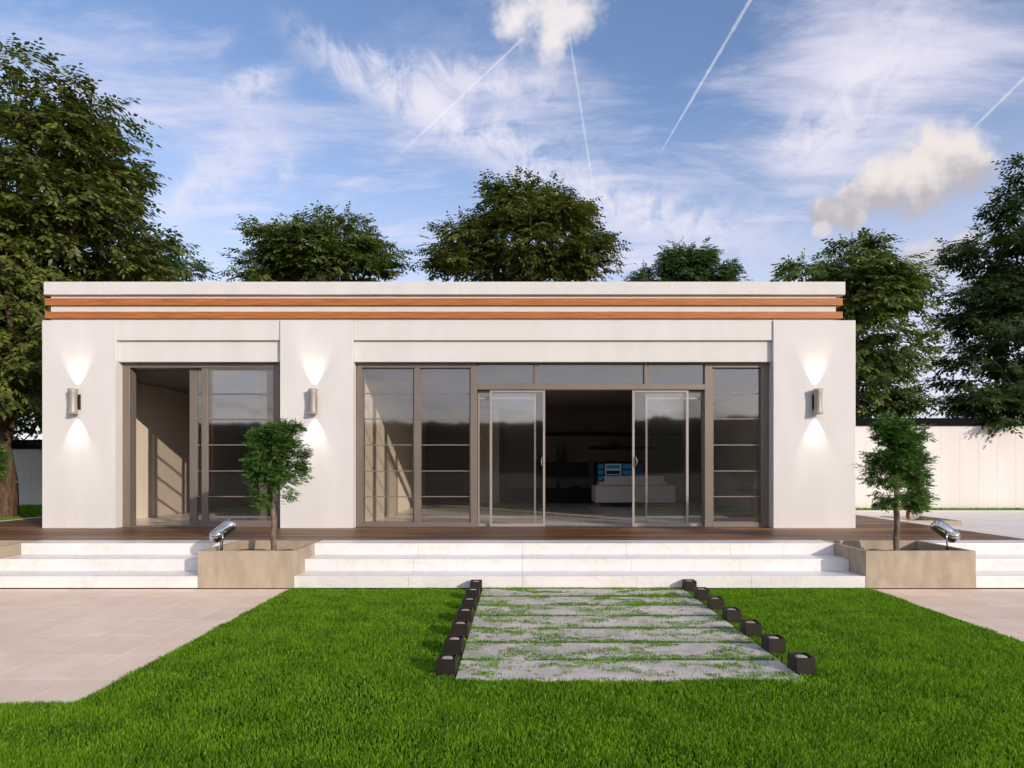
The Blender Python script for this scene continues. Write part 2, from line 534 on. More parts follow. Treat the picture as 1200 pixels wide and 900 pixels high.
def lathe(profile, n=24, mat4=None):
    """profile [(r, z)] revolved round Z"""
    bm = bmesh.new()
    rings = []
    for r, z in profile:
        if r < 1e-6:
            rings.append([bm.verts.new((0, 0, z))])
        else:
            rings.append([bm.verts.new((r * math.cos(2 * math.pi * i / n), r * math.sin(2 * math.pi * i / n), z)) for i in range(n)])
    for a, b in zip(rings[:-1], rings[1:]):
        for i in range(n):
            j = (i + 1) % n
            if len(a) == 1 and len(b) == 1:
                continue
            if len(a) == 1:
                bm.faces.new((a[0], b[j], b[i]))
            elif len(b) == 1:
                bm.faces.new((a[i], a[j], b[0]))
            else:
                bm.faces.new((a[i], a[j], b[j], b[i]))
    if len(rings[0]) > 1:
        bm.faces.new(list(reversed(rings[0])))
    if len(rings[-1]) > 1:
        bm.faces.new(rings[-1])
    if mat4:
        bmesh.ops.transform(bm, matrix=mat4, verts=bm.verts)
    return bm


def tube(bm, pts, radii, n=8):
    pts = [Vector(p) for p in pts]
    prev = None
    up = Vector((0.0, 0.0, 1.0))
    for i, p in enumerate(pts):
        a = pts[max(i - 1, 0)]
        b = pts[min(i + 1, len(pts) - 1)]
        d = (b - a).normalized()
        ref = up if abs(d.z) < 0.9 else Vector((1, 0, 0))
        s = d.cross(ref).normalized()
        t = s.cross(d).normalized()
        r = radii[i] if isinstance(radii, (list, tuple)) else radii
        ring = [bm.verts.new(p + (s * math.cos(2 * math.pi * k / n) + t * math.sin(2 * math.pi * k / n)) * r) for k in range(n)]
        if prev:
            for k in range(n):
                bm.faces.new((prev[k], prev[(k + 1) % n], ring[(k + 1) % n], ring[k]))
        else:
            bm.faces.new(list(reversed(ring)))
        prev = ring
    bm.faces.new(prev)
    return bm


def arrays_obj(name, V, faces_sizes, loops, mat, parent=None, smooth=False):
    """numpy mesh; V in world coordinates"""
    me = bpy.data.meshes.new(name)
    if parent:
        V = V - np.array(root_loc(parent))[None, :]
    me.vertices.add(len(V))
    me.vertices.foreach_set('co', V.astype(np.float32).ravel())
    me.loops.add(len(loops))
    me.loops.foreach_set('vertex_index', loops.astype(np.int32))
    me.polygons.add(len(faces_sizes))
    starts = np.concatenate([[0], np.cumsum(faces_sizes)[:-1]])
    me.polygons.foreach_set('loop_start', starts.astype(np.int32))
    me.polygons.foreach_set('loop_total', np.asarray(faces_sizes).astype(np.int32))
    me.polygons.foreach_set('use_smooth', np.full(len(faces_sizes), smooth))
    me.update(calc_edges=True)
    me.materials.append(M[mat])
    return link(name, me, parent)


def vnoise(x, y, seed=0):
    """value noise in numpy, about 0..1"""
    xi, yi = np.floor(x).astype(np.int64), np.floor(y).astype(np.int64)
    fx, fy = x - xi, y - yi
    fx, fy = fx * fx * (3 - 2 * fx), fy * fy * (3 - 2 * fy)
    def h(a, b):
        n = (a * 374761393 + b * 668265263 + seed * 1442695041) & 0xffffffff
        n = ((n ^ (n >> 13)) * 1274126177) & 0xffffffff
        return ((n ^ (n >> 16)) & 0xffff) / 65535.0
    return (h(xi, yi) * (1 - fx) + h(xi + 1, yi) * fx) * (1 - fy) + (h(xi, yi + 1) * (1 - fx) + h(xi + 1, yi + 1) * fx) * fy


# ------------------------------------------------------------------ levels
DZ = 0.48                 # deck and floor level
DECK_F = -1.78            # front edge of the timber deck
STEP = [-2.165, -2.565, -2.965]   # fronts of the three risers
RISE = DZ / 3.0
DECK_L, DECK_R = -10.05, 7.40
GZ_R, GZ_L = 0.385, 0.44  # raised ground to the right and left of the house
LAWN_L, LAWN_R, LAWN_F = -2.90, 4.43, -6.87
PATH_L, PATH_R, PATH_F, PITCH = -0.465, 2.05, -6.446, 0.4955

# ------------------------------------------------------------------ ground
g = obj('ground', box(-420, 420, -420, 420, -0.5, -0.06), 'ground')
struct(g)


def hills():
    n, rings = 1500, 7
    bm = bmesh.new()
    rows = []
    rnd = random.Random(5)
    for j in range(rings):
        r = 150 + j * 26
        row = []
        for i in range(n):
            a = 2 * math.pi * i / n
            back = 0.5 - 0.5 * math.sin(a)           # 1 towards -Y
            nz = [float(vnoise(np.array([i * n_ + j * 17.3 * min(q, 1)]), np.array([0.5 + j * 3.0 * min(q, 1)]), 40 + q)[0]) - 0.5 for q, n_ in enumerate((0.012, 0.06, 0.27))]
            h = (2.0 + 17.0 * back ** 1.5) * (1 + 0.40 * nz[0] + ((0.14 * nz[1] + 0.11 * nz[2]) if j >= 4 else 0))
            f = math.sin(min(j / 4.0, 1.0) * math.pi / 2)
            z = -0.3 + h * f + (rnd.random() * 0.8 if 3 < j < 6 else 0) * (0.3 + back)
            if j == rings - 1:
                z = -0.4
            row.append(bm.verts.new((r * math.cos(a), r * math.sin(a), z)))
        rows.append(row)
    for a, b in zip(rows[:-1], rows[1:]):
        for i in range(n):
            k = (i + 1) % n
            bm.faces.new((a[i], a[k], b[k], b[i]))
    struct(obj('hills', bm, 'hill', smooth=True))


hills()

# lawn as a slightly uneven turf sheet
def lawn_sheet():
    bm = bmesh.new()
    bx(bm, LAWN_L, LAWN_R, LAWN_F, STEP[2] + 0.001, -0.055, -0.012)
    bx(bm, -14, 14, -13, LAWN_F - 0.001, -0.055, -0.0125)
    struct(obj('lawn', bm, 'turf'))


lawn_sheet()


# beige paving left and right of the lawn, tile by tile
def paving(x0, x1, xs0, name_x):
    base = obj('pavement', box(x0, x1, LAWN_F + 0.001, STEP[2] + 0.06, -0.055, -0.0035), 'soilbase')
    struct(base)
    S, gap = 0.6, 0.003
    cache = {}
    X = xs0
    while X > x0:
        X -= S
    xs = []
    while X < x1:
        xs.append(X); X += S
    ys = []
    Y = -6.39 - S
    while Y < STEP[2]:
        ys.append(Y); Y += S
    for X in xs:
        for Y in ys:
            a, b = max(X, x0) + gap, min(X + S, x1) - gap
            c, d_ = max(Y, LAWN_F) + gap, min(Y + S, STEP[2] - 0.004) - gap
            if b - a < 0.03 or d_ - c < 0.03:
                continue
            key = (round(b - a, 3), round(d_ - c, 3))
            if key not in cache:
                bm = box(0, key[0], 0, key[1], -0.02, 0.0)
                me = bpy.data.meshes.new('tile'); bm.to_mesh(me); bm.free()
                me.materials.append(M['tile'])
                cache[key] = me
            o = link('tile', cache[key], base)
            o.location = (a, c, 0)


paving(-8.6, LAWN_L, -3.25, 'l')
paving(LAWN_R, 9.6, LAWN_R + 0.2, 'r')
struct(obj('pavement', box(-14, -8.602, LAWN_F + 0.001, STEP[2] + 0.06, -0.055, -0.001), 'tile'))
struct(obj('pavement', box(9.602, 14, LAWN_F + 0.001, STEP[2] + 0.06, -0.055, -0.001), 'tile'))

# raised ground beside the house
struct(obj('side_terrace', box(DECK_R + 0.12, 26, DECK_F, 6.0, -0.05, GZ_R), 'terrace'))
struct(obj('side_lawn', box(-26, DECK_L - 0.12, DECK_F, 14.0, -0.05, GZ_L), 'turf'))
struct(obj('back_lawn', box(DECK_R + 0.12, 26, 6.001, 14.0, -0.05, GZ_R + 0.004), 'turf'))
struct(obj('back_garden', box(DECK_L - 0.119, DECK_R + 0.119, 8.6, 14.0, -0.05, GZ_R - 0.01), 'turf'))

# the slab path
path = obj('path', box(PATH_L + 0.05, PATH_R - 0.05, PATH_F + 0.03, STEP[2] - 0.01, -0.03, -0.006), 'turf')
struct(path)
slab_me = {}
rs = random.Random(3)
for k in range(7):
    y0 = PATH_F + k * PITCH
    bm = bmesh.new()
    # slab with slightly worn, uneven outline
    bx(bm, PATH_L, PATH_R, y0 + 0.019, y0 + PITCH - 0.019, -0.03, 0.012 + rs.uniform(-0.003, 0.003), 0.004)
    obj('stone_slab', bm, 'slab', path)

# ------------------------------------------------------------------ deck
deck = obj('deck', box(DECK_L + 0.01, DECK_R - 0.01, DECK_F + 0.02, 8.55, -0.05, DZ - 0.032), 'dark')
tag(deck, 'brown timber deck running round the white house above the marble steps', 'deck')
PL = 0.262
row = 0
Y = DECK_F
plank_me = {}
def plank(x0, x1, y):
    key = round(x1 - x0, 3)
    if key not in plank_me:
        bm = box(0, x1 - x0, 0, PL - 0.006, -0.03, 0.0, 0.002)
        me = bpy.data.meshes.new('plank'); bm.to_mesh(me); bm.free()
        me.materials.append(M['deck'])
        plank_me[key] = me
    o = link('plank', plank_me[key], deck)
    o.location = (x0, y, DZ)
rp = random.Random(9)
while Y < 5.0:
    if Y < 0.16:
        cuts = sorted([DECK_L + (DECK_R - DECK_L) * t for t in (0.30 + 0.1 * rp.random(), 0.62 + 0.12 * rp.random())])
        e = [DECK_L] + cuts + [DECK_R]
        for a, b in zip(e[:-1], e[1:]):
            plank(a + 0.002, b - 0.002, Y)
    else:
        plank(DECK_L + 0.002, -8.25, Y)
        plank(5.82, DECK_R - 0.002, Y)
    Y += PL
# pale stone kerbs along both sides of the deck
for (a, b, lab) in ((DECK_L - 0.12, DECK_L, 'pale stone kerb along the left edge of the brown deck'),
                    (DECK_R, DECK_R + 0.30, 'pale stone kerb along the right edge of the brown deck')):
    t = obj('deck_kerb', box(a + 0.002, b - 0.002, DECK_F + 0.002, 8.5, -0.05, DZ + 0.003, 0.004), 'marble')
    tag(t, lab, 'kerb')

# ------------------------------------------------------------------ marble steps
def steps(x0, x1, label):
    t = thing('marble_steps', label, 'steps', ((x0 + x1) / 2, STEP[2], 0), 'marble steps in front of the deck')
    backs = [DECK_F, STEP[0], STEP[1]]
    for i in range(3):
        top = DZ - i * RISE
        b = top - RISE + (0.012 if i == 2 else 0.0)
        # each step is a run of marble blocks
        n = max(1, round((x1 - x0) / 1.45))
        for k in range(n):
            a = x0 + (x1 - x0) * k / n
            c = x0 + (x1 - x0) * (k + 1) / n
            bm = box(a + 0.0008, c - 0.0008, STEP[i], (backs[i] - 0.001) if i == 0 else backs[i] + 0.10, b + 0.001, top, 0.005, 2)
            obj('step', bm, 'marble', t)
    obj('base', box(x0 + 0.002, x1 - 0.002, STEP[2] + 0.03, DECK_F - 0.002, -0.05, 0.02), 'dark', t)


P_W = [(-8.10, -6.91), (-4.06, -2.845), (4.357, 5.75)]
steps(-12.0, P_W[0][0], 'white marble steps at the far left of the leftmost planter')
steps(P_W[0][1], P_W[1][0], 'short flight of white marble steps above the beige paving on the left')
steps(P_W[1][1], P_W[2][0], 'widest white marble steps between the two planters, behind the lawn and slab path')
steps(P_W[2][1], 10.0, 'white marble steps to the right of the right planter')


# ------------------------------------------------------------------ planters
def planter(x0, x1, y0, y1, zb, zt, label, soil=0.13):
    t = thing('concrete_planter', label, 'planter', ((x0 + x1) / 2, (y0 + y1) / 2, zb), 'beige concrete planters')
    w = 0.055
    bm = bmesh.new()
    o = [(x0, y0), (x1, y0), (x1, y1), (x0, y1)]
    i_ = [(x0 + w, y0 + w), (x1 - w, y0 + w), (x1 - w, y1 - w), (x0 + w, y1 - w)]
    ob = [bm.verts.new((*p, zb)) for p in o]
    ot = [bm.verts.new((*p, zt)) for p in o]
    it = [bm.verts.new((*p, zt)) for p in i_]
    ib = [bm.verts.new((*p, zt - soil - 0.06)) for p in i_]
    for k in range(4):
        j = (k + 1) % 4
        bm.faces.new((ob[k], ob[j], ot[j], ot[k]))
        bm.faces.new((ot[k], ot[j], it[j], it[k]))
        bm.faces.new((it[k], it[j], ib[j], ib[k]))
    bm.faces.new(list(reversed(ob)))
    bm.faces.new(ib)
    es = [e for e in bm.edges if all(abs(v.co.z - zt) < 1e-6 for v in e.verts) or (abs(e.verts[0].co.z - e.verts[1].co.z) > 0.2)]
    bmesh.ops.bevel(bm, geom=es, offset=0.004, segments=1, affect='EDGES')
    bmesh.ops.recalc_face_normals(bm, faces=bm.faces)
    obj('planter_box', bm, 'concrete', t)
    # uneven soil
    bm = bmesh.new()
    bmesh.ops.create_grid(bm, x_segments=14, y_segments=14, size=0.5)
    rr = random.Random(int(x0 * 100))
    for v in bm.verts:
        v.co = Vector((x0 + w + (v.co.x + 0.5) * (x1 - x0 - 2 * w), y0 + w + (v.co.y + 0.5) * (y1 - y0 - 2 * w), zt - soil + rr.uniform(-0.012, 0.012)))
    obj('soil', bm, 'soil', t, smooth=True)
    return t


PF, PB = STEP[2] - 0.004, DECK_F - 0.004
planter(P_W[0][0] + 0.002, P_W[0][1] - 0.002, PF, PB, 0.012, DZ, 'beige concrete planter cut by the left edge of the picture')
planter(P_W[1][0] + 0.002, P_W[1][1] - 0.002, PF, PB, 0.012, DZ, 'beige concrete planter in the left steps holding a small tree and a chrome lamp')
planter(P_W[2][0] + 0.002, P_W[2][1] - 0.002, PF, PB, 0.012, DZ, 'beige concrete planter in the right steps holding a small tree and a chrome lamp')
planter(DECK_R + 0.302, 8.60, 1.43, 2.65, GZ_R - 0.02, DZ + 0.012, 'low concrete planter on the pale terrace behind the deck at right')

# ------------------------------------------------------------------ house
HX0, HX1, HB = -8.23, 5.79, 8.40
CX = [(-8.23, -6.97), (-4.13, -2.875), (4.375, 5.79)]
COLT = 4.065
house = thing('house', 'white flat-roofed modern house with orange timber beams and wide glazing', 'house', (-1.2, 4.0, DZ))
for (a, b) in CX:
    obj('column', box(a, b, 0.0, 0.42, DZ + 0.001, COLT, 0.006, 2), 'plaster', house)
for (a, b) in ((CX[0][1], CX[1][0]), (CX[1][1], CX[2][0])):
    obj('upper_lintel', box(a + 0.003, b - 0.003, 0.03, 0.41, 3.728, COLT - 0.006, 0.005, 2), 'plaster', house)
    obj('lower_lintel', box(a + 0.003, b - 0.003, 0.085, 0.40, 3.362, 3.726, 0.005, 2), 'plaster', house)
obj('side_band', box(HX0 - 0.085, HX0 - 0.001, 0.10, HB, 3.728, COLT - 0.02, 0.005), 'plaster', house)
# outer and inner walls
obj('wall', box(HX0 + 0.01, -7.77, 0.421, HB, DZ + 0.002, COLT - 0.004), ['plaster'], house)
obj('wall', box(5.40, HX1 - 0.01, 0.421, HB, DZ + 0.002, COLT - 0.004), ['plaster'], house)
obj('wall', box(-7.769, 5.399, 8.0, HB - 0.002, DZ + 0.002, COLT - 0.006), 'grey_in', house)
obj('wall', box(-4.05, -2.812, 0.422, 7.999, DZ + 0.003, 3.25), 'plaster_in', house)
obj('wall_lining', box(-7.769, -7.755, 0.425, 7.999, DZ + 0.003, 3.25), 'plaster_in', house)
obj('wall', box(4.40, 5.398, 0.422, 0.62, DZ + 0.003, 3.25), 'plaster_in', house)
obj('wall', box(-1.45, -0.60, 7.70, 7.998, DZ + 0.003, 3.24), 'plaster_in', house)
obj('ceiling', box(-7.768, 5.398, 0.415, 7.998, 3.255, 3.355), 'ceiling', house)
fl = obj('floor', box(-7.76, 5.399, 0.23, 7.999, DZ - 0.03, DZ - 0.004), 'soilbase', house)
# interior floor tiles
tile_me = {}
for i in range(-9, 7):
    for j in range(9):
        a, b = i * 0.9, i * 0.9 + 0.9
        c, d_ = 0.24 + j * 0.9, 0.24 + j * 0.9 + 0.9
        a, b, d_ = max(a, -7.75), min(b, 5.39), min(d_, 7.99)
        if b - a < 0.05:
            continue
        key = (round(b - a, 3), round(d_ - c, 3))
        if key not in tile_me:
            bm = box(0.0015, b - a - 0.0015, 0.0015, d_ - c - 0.0015, -0.01, 0.0)
            me = bpy.data.meshes.new('floor_tile'); bm.to_mesh(me); bm.free()
            me.materials.append(M['floor_in']); tile_me[key] = me
        o = link('floor_tile', tile_me[key], fl)
        o.location = Vector((a, c, DZ + 0.002)) - root_loc(fl)
# roof
RZ0, RZ1 = 4.505, 4.725
rf = obj('roof_slab', box(-8.19, 5.605, -0.02, HB + 0.05, RZ0, RZ1, 0.008, 2), 'plaster', house)
obj('parapet', box(-8.11, 5.47, 0.045, HB - 0.1, COLT - 0.10, RZ0 - 0.001), 'plaster', house)
obj('roof_deck', box(-8.20, 5.75, 0.047, HB - 0.05, COLT - 0.055, COLT - 0.003), 'dark', house)
for (z0, z1) in ((4.325, 4.447), (4.098, 4.216)):
    bmo = obj('timber_beam', box(-8.185, 5.57, 0.0, 0.085, z0, z1, 0.006, 2), 'beam', house)
    # return of the beam round both corners
    obj('side_return', box(-8.185, -8.12, 0.087, 2.2, z0 + 0.002, z1 - 0.002), 'beam', bmo)
    obj('side_return', box(5.478, 5.568, 0.087, 2.2, z0 + 0.002, z1 - 0.002), 'beam', bmo)


# ---- glazing
def bars(name, rects, y0, y1, mat, parent, bev=0.004):
    """one welded frame: rects in photo pixels of the facade (x0, x1, ytop, ybottom)"""
    bm = bmesh.new()
    ym = y0
    for k, (a, b, t, c) in enumerate(rects):
        e = 0.0015 * (k % 3)
        bx(bm, PX(a, ym), PX(b, ym), y0 + e, y1 - e, max(PZ(c, ym), DZ + 0.002 + e), PZ(t, ym), bev)
    return obj(name, bm, mat, parent)


def pane(parent, a, b, t, c, y):
    bm = box(PX(a, y), PX(b, y), y, y + 0.008, max(PZ(c, y), DZ + 0.01), PZ(t, y))
    return obj('glass_pane', bm, 'glass', parent)


MUN_Y = [461.2, 491.0, 521.5, 552.0, 582.0]


def lights(parent, a, b, t, c, y, ys):
    """panes between thin horizontal bars"""
    e = [t] + ys + [c]
    for k in range(len(e) - 1):
        pane(parent, a, b, e[k] + (0.5 if k else 0), e[k + 1] - 0.5, y)
    for m_ in ys:
        obj('muntin', box(PX(a, y) - 0.004, PX(b, y) + 0.004, y - 0.012, y + 0.018, PZ(m_ + 0.6, y), PZ(m_ - 0.6, y), 0.003), 'muntin', parent)


YF, YB = 0.20, 0.40
# left opening
bars('door_frame', [(140.5, 151.8, 424.9, 620), (151.8, 321.5, 424.7, 431.0), (321.5, 327.6, 424.9, 620), (151.8, 321.5, 616.6, 620)], YF, YB, 'frame', house)
d1 = bars('sliding_door', [(236.0, 243.5, 431.2, 617), (319.0, 323.0, 431.2, 617), (243.5, 319.0, 431.3, 433.0), (243.5, 319.0, 610.0, 617)], 0.215, 0.262, 'frame', house)
lights(d1, 243.0, 319.5, 432.6, 610.4, 0.236, MUN_Y)
d2 = bars('sliding_door', [(222.0, 231.0, 431.6, 616.6), (305.0, 312.0, 431.6, 616.6), (231.0, 305.0, 431.8, 434.0), (231.0, 305.0, 609.8, 616.6)], 0.285, 0.332, 'frame', house)
lights(d2, 230.6, 305.4, 433.6, 610.2, 0.306, MUN_Y)
# wide opening: main frame
bars('window_frame', [(417.6, 424.6, 423.4, 620), (424.6, 551.4, 423.6, 431.0), (485.0, 492.2, 431.0, 613), (551.2, 559.2, 423.4, 620),
                      (424.6, 551.4, 612.4, 620), (559.2, 826.2, 423.6, 426.4), (559.2, 826.2, 450.0, 456.6), (559.2, 826.2, 617.0, 620),
                      (626.0, 630.6, 426.0, 450.4), (755.0, 759.6, 426.0, 450.4), (826.0, 835.0, 423.4, 620), (835.0, 892.2, 423.6, 430.8),
                      (835.0, 892.2, 612.4, 620), (892.0, 901.2, 423.4, 620)], YF, YB, 'frame', house)
yg = 0.265
for (a, b) in ((424.2, 485.4), (491.8, 551.6), (834.6, 892.4)):
    w = bars('window', [(a, a + 1.6, 430.6, 613), (b - 1.6, b, 430.6, 613), (a + 1.6, b - 1.6, 430.6, 432.2), (a + 1.6, b - 1.6, 611.2, 613)], yg - 0.02, yg + 0.04, 'frame', house, 0.002)
    lights(w, a + 1.2, b - 1.2, 431.8, 611.6, yg, MUN_Y)
for (a, b) in ((558.8, 626.4), (630.2, 755.4), (759.2, 826.4)):
    w = bars('transom_window', [(a, a + 1.0, 426.0, 450.6), (b - 1.0, b, 426.0, 450.6), (a + 1, b - 1, 426.0, 427.0), (a + 1, b - 1, 449.6, 450.6)], yg - 0.02, yg + 0.04, 'frame', house, 0.002)
    pane(w, a + 0.8, b - 0.8, 426.8, 449.8, yg)


def slim_door(a, b, y, ls, rs_, top, ys, handle=None, bot=617.5):
    d_ = bars('sliding_door', [(a, a + ls, top, bot), (b - rs_, b, top, bot), (a + ls, b - rs_, top, top + 2.2), (a + ls, b - rs_, 613.6, bot)], y, y + 0.036, 'slim', house, 0.003)
    pane(d_, a + ls - 0.4, b - rs_ + 0.4, top + 1.8, 614.0, y + 0.014)
    for m_ in ys:
        obj('muntin', box(PX(a + ls, y), PX(b - rs_, y), y + 0.004, y + 0.03, PZ(m_ + 1.2, y), PZ(m_ - 1.2, y), 0.003), 'slim', d_)
    if handle is not None:
        hx = PX(handle[0], y)
        s = handle[1]
        z0, z1 = PZ(546.5, y), PZ(535.5, y)
        bm = tube(bmesh.new(), [(hx, y - 0.004, z0), (hx + s * 0.02, y - 0.035, z0 + 0.012), (hx + s * 0.034, y - 0.05, z0 + 0.05),
                                (hx + s * 0.034, y - 0.05, z1 - 0.05), (hx + s * 0.02, y - 0.035, z1 - 0.012), (hx, y - 0.004, z1)], 0.0095, 8)
        obj('handle', bm, 'muntin', d_, smooth=True)


slim_door(573.8, 638.8, 0.225, 2.8, 2.6, 457.4, [], (636.6, -1))
slim_door(560.2, 628.0, 0.315, 1.6, 2.2, 457.8, [466.8])
slim_door(741.0, 807.0, 0.225, 2.6, 3.0, 457.4, [], (743.4, 1))
slim_door(756.4, 825.0, 0.315, 2.4, 1.6, 457.8, [466.8])


# ------------------------------------------------------------------ wall lamps (lit)
def sconce(px, label, dx):
    X, Zc = PX(px, -0.09), PZ(470.6, -0.09)
    t = thing('wall_lamp', label, 'wall lamp', (X, 0.0, Zc), 'up and down wall lamps')
    h = 0.215
    prof = [(0.0, -h + 0.012), (0.062, -h + 0.012), (0.066, -h), (0.078, -h)]
    for k in range(9):
        u = -1 + k / 4.0
        prof.append((0.062 + 0.016 * u * u, h * u))
    prof += [(0.066, h), (0.062, h - 0.012), (0.0, h - 0.012)]
    o = obj('lamp_body', lathe(prof, 32, Matrix.Translation((X, -0.095, Zc))), 'sconce', t, smooth=False)
    for p in o.data.polygons:
        p.use_smooth = abs(p.normal.z) < 0.7
    obj('back_plate', box(X - 0.045 + dx, X + 0.045 + dx, -0.012, -0.001, Zc - 0.13, Zc + 0.13, 0.003), 'sconce_dark', t)
    obj('wall_arm', box(X - 0.022 + dx * 0.5, X + 0.022 + dx * 0.5, -0.05, -0.011, Zc - 0.05, Zc + 0.05, 0.003), 'sconce_dark', t)
    for s in (1, -1):
        l = bpy.data.lights.new('lamp_beam', 'SPOT')
        l.energy = 26.0
        l.color = (1.0, 0.96, 0.90)
        l.spot_size = math.radians(66)
        l.spot_blend = 0.9
        l.shadow_soft_size = 0.012
        lo = bpy.data.objects.new('lamp_beam', l)
        COL.objects.link(lo)
        lo.parent = t
        lo.location = (dx * 0.6, -0.062, s * (h + 0.006))
        lo.rotation_euler = (math.radians(180 - 4) if s > 0 else math.radians(4), 0, 0)


sconce(85.6, 'lit up-and-down wall lamp on the leftmost white column', 0.03)
sconce(366.8, 'lit up-and-down wall lamp on the column between the two glazed openings', 0.0)
sconce(958.6, 'lit up-and-down wall lamp on the right white column', -0.02)


# ------------------------------------------------------------------ chrome spotlights in the planters
def spotlight(px, py, Y, sx, label):
    X, Z = PX(px, Y), PZ(py, Y)
    zs = DZ - 0.13
    t = thing('garden_spotlight', label, 'spotlight', (X, Y, zs), 'chrome garden spotlights')
    ax = Vector((sx * 0.66, 0.42, 0.62)).normalized()
    q = Vector((0, 0, 1)).rotation_difference(ax)
    mt = Matrix.Translation((X, Y, Z)) @ q.to_matrix().to_4x4()
    r = 0.088
    prof = [(0.0, -0.185)]
    for k in range(1, 9):
        a = k / 8 * math.pi / 2
        prof.append((r * math.sin(a), -0.105 - 0.08 * math.cos(a)))
    prof += [(r * 0.99, -0.06), (r * 0.985, -0.058), (r, -0.055), (r, 0.10), (r * 1.0, 0.165), (r * 0.94, 0.168), (r * 0.9, 0.135), (0, 0.133)]
    o = obj('lamp_housing', lathe(prof, 36, mt), 'chrome', t)
    for p in o.data.polygons:
        p.use_smooth = True
    bm = lathe([(0, 0.136), (r * 0.89, 0.136), (r * 0.88, 0.142), (0, 0.146)], 28, mt)
    obj('lamp_lens', bm, 'lens_clear', t)
    side = ax.cross(Vector((0, 0, 1))).normalized()
    c = Vector((X, Y, Z)) - ax * 0.02
    foot = Vector((X, Y, zs + 0.11)) - Vector((ax.x, ax.y, 0)) * 0.03
    bm = bmesh.new()
    tube(bm, [c + side * 0.096, c + side * 0.097 - Vector((0, 0, 0.09)), foot + side * 0.06 + Vector((0, 0, 0.012)), foot - side * 0.06 + Vector((0, 0, 0.012)), c - side * 0.097 - Vector((0, 0, 0.09)), c - side * 0.096], 0.010, 8)
    obj('yoke', bm, 'chrome', t, smooth=True)
    bm = bmesh.new()
    tube(bm, [foot - Vector((0, 0, 0.16)), foot + Vector((0, 0, 0.012))], [0.022, 0.018], 10)
    obj('stake', bm, 'lightbox', t, smooth=True)
    for s in (1, -1):
        q2 = Vector((0, 0, 1)).rotation_difference(side * s)
        bm = lathe([(0, 0), (0.018, 0), (0.018, 0.012), (0.012, 0.018), (0, 0.018)], 14, Matrix.Translation(c + side * s * 0.094) @ q2.to_matrix().to_4x4())
        obj('knob', bm, 'chrome', t)


spotlight(261.5, 622, -2.66, 1, 'chrome bullet spotlight in the left planter beside the small tree')
spotlight(1107.5, 622, -2.66, -1, 'chrome bullet spotlight in the right planter beside the small tree')


# ------------------------------------------------------------------ path lights
ORD = ['nearest the camera', 'second from the front', 'third from the front', 'fourth from the front',
       'fifth from the front', 'sixth from the front', 'farthest back']


def light_box_mesh():
    bm = bmesh.new()
    w, d_, z0, z1 = 0.072, 0.078, 0.008, 0.126
    bx(bm, -w, w, -d_, d_, z0, z1)
    top = max(bm.faces, key=lambda f: f.calc_center_median().z)
    r = bmesh.ops.inset_individual(bm, faces=[top], thickness=0.017, depth=0.0)
    top = max(bm.faces, key=lambda f: (round(f.calc_center_median().z, 4), -f.calc_area()))
    cand = [f for f in bm.faces if f.normal.z > 0.9 and abs(f.calc_center_median().x) < 1e-4 and abs(f.calc_center_median().y) < 1e-4]
    inner = min(cand, key=lambda f: f.calc_area())
    for v in inner.verts:
        v.co.z -= 0.0
    ex = bmesh.ops.extrude_discrete_faces(bm, faces=[inner])
    for v in ex['faces'][0].verts:
        v.co.z -= 0.022
    me = bpy.data.meshes.new('lamp_housing')
    bmesh.ops.bevel(bm, geom=[e for e in bm.edges if e.calc_length() > 0.1 and e.is_manifold and e.calc_face_angle(0) > 1.0], offset=0.003, segments=1, affect='EDGES')
    bm.to_mesh(me); bm.free()
    me.materials.append(M['lightbox'])
    return me


lb_me = light_box_mesh()
bm = lathe([(0.0, 0.106), (0.042, 0.106), (0.044, 0.1125), (0.037, 0.118), (0, 0.120)], 24)
ln_me = bpy.data.meshes.new('lamp_lens'); bm.to_mesh(ln_me); bm.free(); ln_me.materials.append(M['lens'])
bm = box(-0.055, 0.055, -0.05, 0.05, -0.05, 0.009)
ft_me = bpy.data.meshes.new('foot'); bm.to_mesh(ft_me); bm.free(); ft_me.materials.append(M['lightbox'])
LIGHTS = []
rl = random.Random(4)
for side, X, nm in ((0, PATH_L - 0.075, 'left'), (1, PATH_R + 0.066, 'right')):
    for k in range(7):
        Yl = -6.33 + 0.078 + 0.528 * k + (0.0 if side == 0 else 0.03)
        t = thing('path_light', 'black cube path light %s of the slabs, %s in its row' % (nm, ORD[k]), 'path light', (X, Yl, 0), 'black path lights along the slabs')
        t.rotation_euler = (0, 0, math.radians(rl.uniform(-3, 3)))
        for nme, me in (('lamp_housing', lb_me), ('lamp_lens', ln_me), ('foot', ft_me)):
            link(nme, me, t)
        LIGHTS.append((X, Yl))


# ------------------------------------------------------------------ boundary walls
def bwall(x0, x1, y, zb, zt, cop, label, cop_pts=None):
    t = thing('boundary_wall', label, 'wall', ((x0 + x1) / 2, y, zb))
    n = max(1, round((x1 - x0) / 0.5))
    for k in range(n):
        a = x0 + (x1 - x0) * k / n
        b = x0 + (x1 - x0) * (k + 1) / n
        obj('wall_panel', box(a + 0.0006, b - 0.0006, y, y + 0.2, zb, zt, 0.0025), 'wall_b', t)
    obj('coping', box(x0, x1, y - 0.06, y + 0.26, zt + 0.002, zt + cop, 0.01), 'black', t)


WY = 6.20
bwall(6.3, 30.0, WY, GZ_R - 0.1, PZ(499, WY), 0.205, 'cream boundary wall with black coping behind the terrace at right')
bwall(-30.0, -8.9, 7.2, GZ_L - 0.1, PZ(526, 7.2), 0.26, 'boundary wall with dark coping behind the big tree at left')


